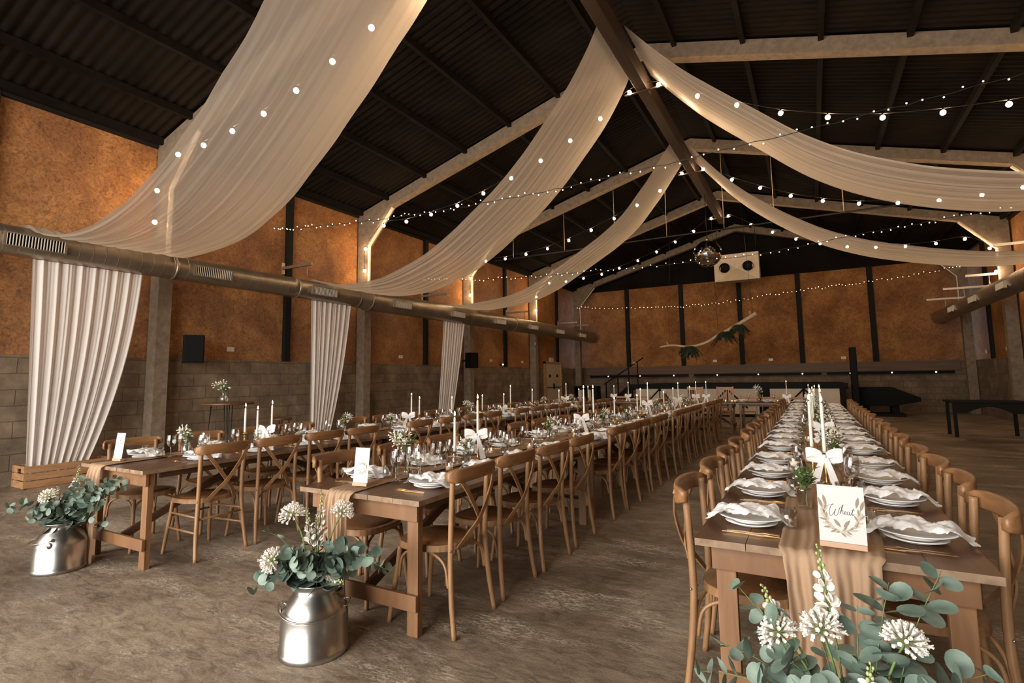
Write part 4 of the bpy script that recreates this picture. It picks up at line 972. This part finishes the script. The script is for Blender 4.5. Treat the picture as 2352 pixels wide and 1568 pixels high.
# table posies
def vase_mesh(kind):
    mb=MB()
    if kind=='trumpet': mb.lathe([(.0,0),(.026,0),(.020,.008),(.009,.02),(.012,.035),(.022,.07),(.030,.12),(.040,.165),(.037,.165),(.026,.11),(.015,.05),(.0,.04)],16)
    elif kind=='jug': mb.lathe([(.0,0),(.035,0),(.045,.03),(.043,.06),(.024,.085),(.022,.10),(.030,.115),(.028,.115),(.020,.10),(.038,.05),(.0,.01)],16)
    else: mb.lathe([(.0,0),(.026,0),(.030,.01),(.032,.085),(.036,.10),(.033,.10),(.028,.02),(.0,.012)],16)
    return mb
def posy(name,kind,hv,R,nr,nb,nl,seed,spread=1.0):
    rr=random.Random(seed); t=thing(name,'x','vase of flowers'); parts=[]
    parts.append((vase_mesh(kind).build('vase',M['glass'],t),[]))
    S=MB();Pm=MB();L=MB();B=MB();R_=MB()
    for i in range(nr+nb+nl):
        a=rr.uniform(0,2*pi); rad=R*rr.uniform(.1,1)*spread; h=hv+R*rr.uniform(.4,1.5)
        tip=V((rad*cos(a),rad*sin(a),h)); bot=V((-.3*rad*cos(a)*.4,-.3*rad*sin(a)*.4,.02)); mth=V((.012*cos(a),.012*sin(a),hv))
        S.tube(sm([bot,mth,tip],3),.0016,4,False)
        if i<nr:
            for k2 in range(9):
                a2=k2*2.4; q=V((cos(a2),sin(a2),.8+.1*k2)).normalized(); leaf(R_,tip,q,V((-cos(a2),-sin(a2),.4)),.034-.0015*k2,.034,.5,7)
        elif i<nr+nb:
            agapanthus(Pm,B,tip,(tip-mth),.042,12,rr)
        else:
            for k2 in range(5):
                p=mth.lerp(tip,.35+.15*k2); a2=k2*2.4+i; leaf(L,p,(cos(a2),sin(a2),.5),(0,0,1),.038,.016,.15,7)
    parts.append((S.build('stems',M['stemg'],t),[]))
    if R_.v: parts.append((R_.build('roses',M['rose'],t),[]))
    if Pm.v: parts.append((Pm.build('white_blooms',M['petal'],t),[])); parts.append((B.build('bloom_stalks',M['bud'],t),[]))
    parts.append((L.build('leaves',M['green'],t),[]))
    return Proto(t,parts)
PA=posy('flower_vase','trumpet',.165,.075,1,4,7,41); PB=posy('flower_vase','tumbler',.10,.06,2,2,10,42); PC=posy('flower_vase','jug',.115,.075,3,3,9,43,1.1)
PD=posy('flower_vase','tumbler',.10,.07,1,1,20,44)

# ------------------------------------------------------------------ lay the long tables
ZT=.7465
ZR=.757
PROTN=dict(T1='left',T2='middle',T3='right')
rnd=random.Random(9)
for key,ys in seats.items():
    T,s=key[:2],key[2]; x0,x1,yf=TB[T]; sg=1 if s=='R' else -1; xe=x1 if s=='R' else x0; nm=NM[T]; sd=SIDEN[s]
    for i,y in enumerate(ys):
        py=y-(.13 if T=='T3' else .02)
        if T=='T3' and i==0: py=2.63 if s=='L' else 2.66
        px=xe-sg*.185
        w='at the %s place from the near end, %s table, %s side'%(ORD[i],nm,sd)
        PL_S.place((px,py,ZT),0,'small lower plate '+w,'side plates on the %s table, %s side'%(nm,sd))
        PL_D.place((px,py,ZT+.0165),0,'white dinner plate '+w,'dinner plates on the %s table, %s side'%(nm,sd))
        if T=='T3': ra=rnd.uniform(-.08,.08)+(pi if rnd.random()<.5 else 0); nx=px+sg*.012
        else: ra=rnd.uniform(-.25,.25)+(0 if s=='R' else pi); nx=px+sg*.01
        NAP[(i*3+(2 if s=='L' else 0)+len(T+key))%5].place((nx,py,ZT+.017),ra,'crumpled white napkin '+w,'napkins on the %s table, %s side'%(nm,sd))
        gy=py-.165 if T=='T3' else py-.165
        FORK.place((px-sg*.02,gy,ZT),(0 if s=='L' else pi)+rnd.uniform(-.08,.08),'gold fork '+w,'forks on the %s table, %s side'%(nm,sd))
        KNIFE.place((px-sg*.015,gy-.022,ZT),(0 if s=='L' else pi)+rnd.uniform(-.08,.08)*.3,'gold knife '+w,'knives on the %s table, %s side'%(nm,sd))
        ix=xe-sg*(.335 if T=='T3' else .35)
        few=(T=='T3' and i not in (1,2,6,7,9,11,13))
        if not few: WG.place((ix-sg*.01,py+(.11 if T!='T3' else .15),ZT if T=='T3' else ZT),rnd.random(),'stemmed wine glass '+w,'wine glasses on the %s table, %s side'%(nm,sd))
        TUM.place((ix+(sg*.0),py+(.02 if T!='T3' else (-.03 if i==0 and s=='L' else .06)),ZT),rnd.random(),'clear tumbler '+w,'tumblers on the %s table, %s side'%(nm,sd))
        if T!='T3' and i%2==0:
            WG.place((ix-sg*.075,py+.17,ZT+.012),rnd.random(),'inner stemmed wine glass '+w,'wine glasses on the %s table, %s side'%(nm,sd))
# centre pieces : (table, x, y, proto, z, label)
def cs(T,items):
    nm=NM[T]
    c={'slice':0,'candle':0,'bow':0,'vase':0,'tea':0}
    for it in items:
        k_=it[0]; x,y=it[1],it[2]; c[k_]+=1; w='%s from the near end, centre of the %s table'%(ORD[c[k_]-1],nm); g='%ss on the %s table'%({'slice':'log slice','candle':'candle','bow':'bow','vase':'vase','tea':'tealight'}[k_],nm)
        if k_=='slice': SL.place((x,y,ZR+.002),rnd.random()*6,'bark-edged log slice, '+w,g)
        if k_=='candle': it[3].place((x,y,it[4]),0,'white lit candle, '+w,g)
        if k_=='bow': BOW[c[k_]%3].place((x,y-.025,it[3]),it[4],'white ribbon bow, '+w,g)
        if k_=='vase': it[3].place((x,y,it[4]),rnd.random()*6,'small vase of white flowers, '+w,g)
        if k_=='tea': TEA.place((x,y,ZR+.001),0,'small glass tealight, '+w,g)
ZS=ZR+.029
look=radians(35)
cs('T2',[('slice',-2.33,3.74),('candle',-2.40,3.36,CG,ZR),('candle',-2.36,3.62,CB,ZR),('bow',-2.36,3.62,ZR+.20,look),('vase',-2.47,2.88,PA,ZR),('vase',-2.30,3.38,PB,ZR),('vase',-2.40,5.03,PC,ZR),('slice',-2.38,6.05),('candle',-2.40,6.0,CB,ZS),('candle',-2.33,6.13,CB,ZS),('bow',-2.40,5.94,ZR+.17,look),('vase',-2.30,6.36,PC,ZR),
 ('candle',-2.36,7.0,CS,ZR),('vase',-2.36,7.55,PD,ZR),('candle',-2.36,8.08,CS,ZR),('slice',-2.36,8.55),('candle',-2.42,8.48,CBm,ZS),('candle',-2.34,8.62,CB,ZS),('bow',-2.34,8.58,ZR+.22,look),('vase',-2.36,9.2,PC,ZR),('candle',-2.36,9.75,CS,ZR),('vase',-2.34,10.1,PC,ZR),('candle',-2.36,10.5,CBm,ZR),('bow',-2.36,10.46,ZR+.12,look),('candle',-2.36,10.95,CB,ZR),('bow',-2.36,10.92,ZR+.18,look),('vase',-2.36,11.5,PC,ZR),('candle',-2.36,12.1,CBm,ZR),('candle',-2.30,12.5,CB,ZR),('bow',-2.30,12.46,ZR+.18,look)]
 +[('tea',-2.36+.08*(-1)**i,yy) for i,yy in enumerate((3.12,3.95,4.35,4.75,5.4,5.75,6.6,7.25,7.85,8.9,9.45,10.3,11.2,11.8))])
cs('T1',[('vase',-4.95,2.80,PC,ZR),('candle',-4.98,3.38,CBm,ZR),('candle',-4.90,3.46,CG,ZR),('candle',-4.84,3.58,CG,ZR+.05),('bow',-4.84,3.54,ZR+.16,look),('vase',-4.9,4.6,PC,ZR),('slice',-4.88,5.88),('candle',-4.91,5.84,CBm,ZS),('candle',-4.85,5.94,CS,ZS),('bow',-4.91,5.80,ZR+.15,look),('vase',-4.9,5.4,PB,ZR),('candle',-4.88,6.76,CS,ZR),('candle',-4.88,7.63,CS,ZR),('vase',-4.9,7.25,PA,ZR),
 ('candle',-4.88,8.35,CS,ZR),('candle',-4.86,8.56,CB,ZR),('bow',-4.88,8.32,ZR+.12,look),('candle',-4.88,9.47,CBm,ZR),('vase',-4.88,9.95,PC,ZR),('candle',-4.9,10.8,CS,ZR),('candle',-4.86,11.1,CB,ZR),('bow',-4.86,11.06,ZR+.18,look),('candle',-4.88,11.9,CS,ZR),('vase',-4.88,11.5,PC,ZR),('candle',-4.88,12.5,CBm,ZR)]
 +[('tea',-4.88+.07*(-1)**i,yy) for i,yy in enumerate((3.1,3.9,4.25,5.1,6.3,7.0,7.9,8.9,9.7,10.4,11.3))])
cs('T3',[('candle',-.03,3.90,CB,ZR),('candle',.035,3.62,CB,ZR+.0),('bow',.03,3.59,ZR+.175,0.0),('vase',-.07,2.98,PD,ZR),('vase',.10,4.25,PC,ZR),('vase',.06,4.9,PC,ZR),('candle',-.03,5.35,CB,ZR),('candle',.05,5.6,CB,ZR),('bow',.05,5.57,ZR+.175,0),('vase',.03,6.2,PC,ZR),('candle',-.02,7.1,CBm,ZR),('candle',.06,7.4,CB,ZR),('vase',.0,8.2,PC,ZR),('vase',.1,7.9,PB,ZR),('candle',0,9.1,CBm,ZR),('vase',.02,9.9,PC,ZR),('candle',-.02,10.8,CBm,ZR),('vase',0,11.6,PC,ZR),('candle',.02,12.3,CBm,ZR)]
 +[('tea',.02+.09*(-1)**i,yy) for i,yy in enumerate((3.25,4.55,5.15,5.9,6.6,7.65,8.6,9.5,10.4,11.2))])
# extra glasses by the right table's middle
for x,y,l in ((.02,3.22,'left'),(.10,3.26,'middle'),(.17,3.36,'right')): TUM.place((x,y,ZR),0,'%s clear tumbler of the trio behind the card of the right table'%l,'tumblers in the middle of the right table')
for x,y,l in ((.16,3.50,'nearer'),(.13,3.75,'further')): WG.place((x,y,ZR),0,'stemmed wine glass beside the ribbon bow on the right table, %s one'%l,'wine glasses by the ribbon bow')
for x,y,l in ((-2.46,3.03,'left'),(-2.385,3.10,'middle'),(-2.40,3.20,'right')): WG.place((x,y,ZR),.5,'%s stemmed glass of the trio behind the crystal vase, middle table'%l,'wine glasses behind the crystal vase')
WG.place((-2.36,2.66,ZR),0,'stemmed wine glass right of the white card on the middle table'); 

# cross row (head table)
for i,(x) in enumerate((-5.0,-4.35,-3.6,-2.88,-2.1,-1.55,-1.0,-.3)):
    w='at the %s place from the left on the cross row table'%ORD[i]
    PL_D.place((x,14.38,ZT),0,'white dinner plate '+w,'dinner plates on the cross row'); NAP[i%5].place((x,14.38,ZT+.0),rnd.uniform(-.3,.3),'crumpled white napkin '+w,'napkins on the cross row')
    WG.place((x+.16,14.2,ZT),0,'stemmed wine glass '+w,'wine glasses on the cross row')
for i,(x,p,b) in enumerate(((-4.75,CBm,1),(-4.35,CB,1),(-2.6,CS,1),(-2.35,CB,1),(-.55,CB,1),(-.1,CBm,1))):
    p.place((x,14.1,ZT),0,'tall white lit candle on the cross row table, %s from the left'%ORD[i],'candles on the cross row'); BOW[i%3].place((x,14.07,ZT+.15),0,'white ribbon bow on the cross row table, %s from the left'%ORD[i],'bows on the cross row')
PC.place((-1.15,14.2,ZT),1,'tall flower vase on the cross row table, in front of the folding chairs','vases on the cross row',1.6); PC.place((-3.4,14.2,ZT),1,'flower vase on the cross row table, left part','vases on the cross row',1.2)
for i,x in enumerate((-1.9,-1.75,-1.68,-3.0,-.75)): TEA.place((x,14.05,ZT),0,'small glass tealight on the cross row table, %s from the left'%ORD[i],'tealights on the cross row')

# high-backed slatted chairs and folding chairs of the cross row
def slat_chair():
    t=thing('slatted_chair','x','chair'); parts=[]
    def P(mb,nm): o=mb.build(nm,M['oldwood'],t); parts.append((o,[]))
    for s in (-1,1):
        mb=MB(); mb.box(s*.20-.02,s*.20+.02,-.215,-.175,0,1.10,ch=.003); P(mb,'rear_leg'); mb=MB(); mb.box(s*.20-.02,s*.20+.02,.175,.215,0,.44,ch=.003); P(mb,'front_leg')
        mb=MB(); mb.box(s*.20-.01,s*.20+.01,-.175,.175,.17,.21); P(mb,'stretcher')
    mb=MB(); mb.box(-.22,.22,-.172,.22,.44,.465,ch=.004); mb.box(-.18,.18,.185,.205,.36,.44); P(mb,'seat')
    mb=MB(); mb.box(-.18,.18,-.207,-.183,1.01,1.09); P(mb,'top_rail'); mb=MB(); mb.box(-.18,.18,-.207,-.183,.52,.56); P(mb,'lower_rail')
    mb=MB(); mb.box(-.18,.18,.185,.21,.16,.21); P(mb,'front_stretcher')
    for i in range(6): x=-.15+i*.06; mb=MB(); mb.box(x-.012,x+.012,-.202,-.188,.56,1.01); P(mb,'back_slat')
    return Proto(t,parts)
def fold_chair():
    t=thing('folding_chair','x','chair'); parts=[]
    def P(mb,nm): o=mb.build(nm,M['oldwood'],t); parts.append((o,[]))
    for s in (-1,1):
        mb=MB(); mb.strip([(s*.20,.20,0),(s*.20,-.0,.44),(s*.20,-.20,.88)],.032,.018,(1,0,0)); P(mb,'long_leg')
        mb=MB(); mb.strip([(s*.178,-.20,0),(s*.178,.16,.44)],.030,.018,(1,0,0)); P(mb,'short_leg')
    mb=MB(); 
    for i in range(5): y=-.14+i*.075; mb.box(-.165,.165,y,y+.06,.44,.455)
    P(mb,'seat')
    for z,y in ((.80,-.165),(.70,-.12)):
        mb=MB(); mb.box(-.19,.19,y-.008,y+.008,z-.03,z+.03); P(mb,'back_rail')
    for z,y in ((.14,.136),(.24,.09)):
        mb=MB(); mb.tube([(-.19,y,z),(.19,y,z)],.009,6); P(mb,'rung')
    return Proto(t,parts)
SCh=slat_chair(); FCh=fold_chair()
SCh.place((-2.88,15.35,0),pi,'high slat-backed wooden chair behind the cross row, left one','high slat-backed chairs'); SCh.place((-2.10,15.35,0),pi,'high slat-backed wooden chair behind the cross row, right one','high slat-backed chairs')
FCh.place((-1.52,15.35,0),pi,'folding wooden chair beside the right high-backed chair','folding chairs behind the cross row'); FCh.place((-.98,15.35,0),pi,'folding wooden chair, second right of the high-backed chairs','folding chairs behind the cross row')
FCh.place((-.35,15.35,0),pi,'folding wooden chair at the right end of the cross row','folding chairs behind the cross row'); FCh.place((-4.35,15.35,0),pi,'folding wooden chair at the left part of the cross row','folding chairs behind the cross row'); FCh.place((-4.95,15.35,0),pi,'folding wooden chair at the left end of the cross row','folding chairs behind the cross row')
CH.place((-6.2,14.9,0),radians(-100),'cross-back chair standing apart beyond the far end of the left table')

# high table with flowers by the left wall, stool
t=thing('poseur_table','tall round table with thin black legs against the left wall','table',(-7.45,4.78,0))
mb=MB(); mb.lathe([(.0,1.075),(.34,1.075),(.345,1.08),(.345,1.10),(.34,1.103),(.0,1.103)],40); mb.build('tabletop',M['top'],t)
for i in range(4):
    a=pi/4+i*pi/2+.3; 
    for s in (-1,1):
        b2=a+s*.16; mb=MB(); mb.tube([(.22*cos(b2),.22*sin(b2),1.075),(.30*cos(a+s*.01),.30*sin(a+s*.01),0.0)],.006,6); mb.build('leg',M['blacksteel'],t)
PC.place((-7.50,4.74,1.103),.4,'glass vase of white flowers on the tall round table','vases on side tables',1.25)
t=thing('bar_stool','low black-legged stool behind the tall round table','stool',(-7.55,5.75,0))
mb=MB(); mb.lathe([(.0,.78),(.17,.78),(.17,.81),(.0,.812)],24); mb.build('seat',M['top'],t)
for i in range(4):
    a=pi/4+i*pi/2; mb=MB(); mb.tube([(.12*cos(a),.12*sin(a),.78),(.18*cos(a),.18*sin(a),0)],.007,6); mb.build('leg',M['blacksteel'],t)

# ------------------------------------------------------------------ place cards
def stroke(mb,pts,w,y=-.0012,n=5):
    P=sm([(x,0,z) for x,z in pts],n)
    for i in range(len(P)-1):
        a,b2=P[i],P[i+1]; d=(b2-a); 
        if d.length<1e-6: continue
        nn=V((-d.z,0,d.x)).normalized()*w*(.55+.45*abs(d.z)/d.length)/2; e=d.normalized()*w*.25
        mb.add([(p.x,y,p.z) for p in (a-nn-e,b2-nn+e,b2+nn+e,a+nn-e)],[(0,1,2,3)],False)
def pleaf(mb,x,z,ang,L,W,y=-.0009):
    d=(cos(ang),sin(ang)); n=(-d[1],d[0]); vs=[]
    for i in range(9):
        f=i/8; vs.append((x+d[0]*L*f+n[0]*W*sin(pi*f)*.5,y,z+d[1]*L*f+n[1]*W*sin(pi*f)*.5))
    for i in range(7,0,-1):
        f=i/8; vs.append((x+d[0]*L*f-n[0]*W*sin(pi*f)*.5,y,z+d[1]*L*f-n[1]*W*sin(pi*f)*.5))
    mb.add(vs,[tuple(range(len(vs)))],False)
def card(loc,rz,W,H,label,kind,tilt=-7):
    t=thing('table_name_card',label,'place card',loc,rz)
    mb=MB(); mb.box(-W*.5,W*.5,-.011,.013,0,.019,ch=.0015); mb.build('wooden_block',M['block'],t)
    c=thing('x',None,None); bpy.data.objects.remove(c)
    mb=MB(); mb.box(-W/2,W/2,-.0006,.0006,0,H); cd=mb.build('paper_card',M['card'],t); cd.location=(0,-.002,.0165); cd.rotation_euler=(radians(tilt),0,0)
    ink=MB(); lf=MB(); lf2=MB()
    if kind=='wheat':
        def C(x,y): # crop pixels to card plane
            v=(y-150-.045*(x-160))/1010.; u=(x-160-.088*(y-150))/800.; return ((u-.5)*W,(1-v)*H)
        S=[[(330,560),(350,540),(400,520),(455,505),(462,495),(440,508),(412,560),(400,620),(402,675),(425,708),(455,690),(482,645),(505,590),(492,640),(490,685),(510,708),(535,690),(556,640),(572,570),(590,545)],
           [(590,640),(605,600),(625,530),(632,508),(618,520),(606,570),(590,665),(604,620),(625,600),(632,625),(632,660),(648,668)],
           [(648,655),(672,650),(690,632),(680,618),(662,632),(655,655),(668,675),(692,668),(708,655)],
           [(745,640),(735,622),(712,632),(704,660),(718,682),(740,665),(748,632),(746,665),(758,685),(772,672)],
           [(772,672),(790,620),(805,565),(798,600),(788,650),(796,684),(812,676),(825,655)],[(768,598),(800,596),(828,590)]]
        for s in S: stroke(ink,[C(*p) for p in s],.0016)
        for (x,y) in ((420,505),(500,590)): pass
        rr=random.Random(2)
        for side in (-1,1):
            for i in range(15):
                f=i/14; a=radians(-98 + (100 if side>0 else -95)*f) ; R=.062
                x=R*.92*cos(a); z=H*.50+R*sin(a)*.98
                for kk in range(2):
                    an=a+ (pi/2 if side>0 else -pi/2)+rr.uniform(-.5,.5)+ (.35 if kk else -.35)
                    pleaf(lf2 if (i+kk)%3 else lf,x+rr.uniform(-.004,.004),z+rr.uniform(-.004,.004),an,.024,.007,-.0008-.00006*(i+kk))
            for dx,dz,an in ((.048,.128,78),(.060,.118,72)):
                pleaf(lf,side*dx,dz,radians(an if side>0 else 180-an),.042,.011,-.0016)
            pleaf(lf,side*.004,.056,radians(52 if side>0 else 128),.036,.011,-.0018)
    else:
        cz=H*.50
        rr=random.Random(3 if kind=='barley' else 4)
        if kind=='barley':
            for i in range(24):
                a=radians(-170+210*i/23); x=.026*cos(a)+.006; z=cz-.012+.034*sin(a)
                pleaf(lf if i%2 else lf2,x,z,a+pi/2+rr.choice((-.6,.6)),.017,.0042,-.0008-.00005*i)
            def D(pts): return [(-.030+x*.0105,cz+.004+z*.0105) for x,z in pts]
            S=[[(0,0),(.5,1.6),(.8,2.2),(.4,1.2),(.1,.1)],[(.6,2.1),(1.4,2.0),(1.2,1.3),(.5,1.1),(1.3,.9),(1.1,.1),(.1,.1)],[(2.1,.8),(1.6,.6),(1.7,.1),(2.1,.3),(2.2,.7),(2.3,.1)],[(2.4,.1),(2.6,.8),(2.9,.7),(2.8,.4)],[(3.0,.2),(3.5,1.9),(3.4,.4),(3.7,.1)],[(3.8,.5),(4.2,.7),(4.0,.1),(3.8,.4),(4.3,.2)],[(4.5,.8),(4.6,.2),(5.0,.8),(4.7,-.8),(4.4,-.6)]]
            for s in S: stroke(ink,D(s),.0010)
        else:
            for k2,(x0,lean) in enumerate(((-.008,.10),(.006,-.05),(.014,.18))):
                pts=[(x0+lean*.08*f*f,H*.22+H*.6*f) for f in (0,.25,.5,.75,1)]; stroke(lf,pts,.0009,-.001)
                for i in range(9):
                    f=.3+.7*i/8; pleaf(lf if i%2 else lf2,x0+lean*.08*f*f,H*.22+H*.6*f,radians(60 if i%2 else 120),.014,.004,-.0012-.00005*i)
    if ink.v: ink.build('lettering',M['ink'],cd)
    if lf.v: lf.build('printed_wreath',M['inkleaf'],cd); lf2.build('printed_leaves',M['inkleaf2'],cd)
card((.062,2.37,ZR+.004),radians(-3),.150,.205,'upright white card reading Wheat in a wreath, on the right table','wheat')
card((-2.44,2.43,ZR+.004),radians(8),.105,.210,'narrow white card reading Barley in a wreath, on the middle table','barley')
card((-5.08,2.31,ZR+.004),radians(10),.100,.210,'narrow white card with printed grasses, on the left table','grass')

# ------------------------------------------------------------------ daylight, camera, world
W=bpy.data.worlds.new('World'); SC.world=W; W.use_nodes=True; bg=W.node_tree.nodes['Background']; bg.inputs['Color'].default_value=(1.0,.955,.90,1); bg.inputs['Strength'].default_value=8.4
pl=bpy.data.lights.new('door_daylight','AREA'); pl.shape='RECTANGLE'; pl.size=DX1-DX0; pl.size_y=DZ; pl.cycles.is_portal=True
po=bpy.data.objects.new('door_daylight',pl); COL.objects.link(po); po.location=((DX0+DX1)/2,YF-.15,DZ/2); po.rotation_euler=(radians(90),0,0)

cam=bpy.data.cameras.new('camera'); co=bpy.data.objects.new('camera',cam); COL.objects.link(co); SC.camera=co
r_=V((0.87111892,0.49090135,-0.01294975)); u_=V((0.06114921,-0.08227049,0.9947323)); f_=V((-0.48725004,0.86732199,0.10168561))
co.matrix_world=Matrix(((r_.x,u_.x,-f_.x,0),(r_.y,u_.y,-f_.y,0),(r_.z,u_.z,-f_.z,1.4),(0,0,0,1)))
cam.sensor_width=36; cam.lens=1218.6/2352*36; cam.shift_y=-40/2352; cam.clip_end=200; cam.clip_start=.02
SC.view_settings.view_transform='Standard'; SC.view_settings.look='None'; SC.view_settings.exposure=.26; SC.view_settings.gamma=1; SC.view_settings.use_curve_mapping=False
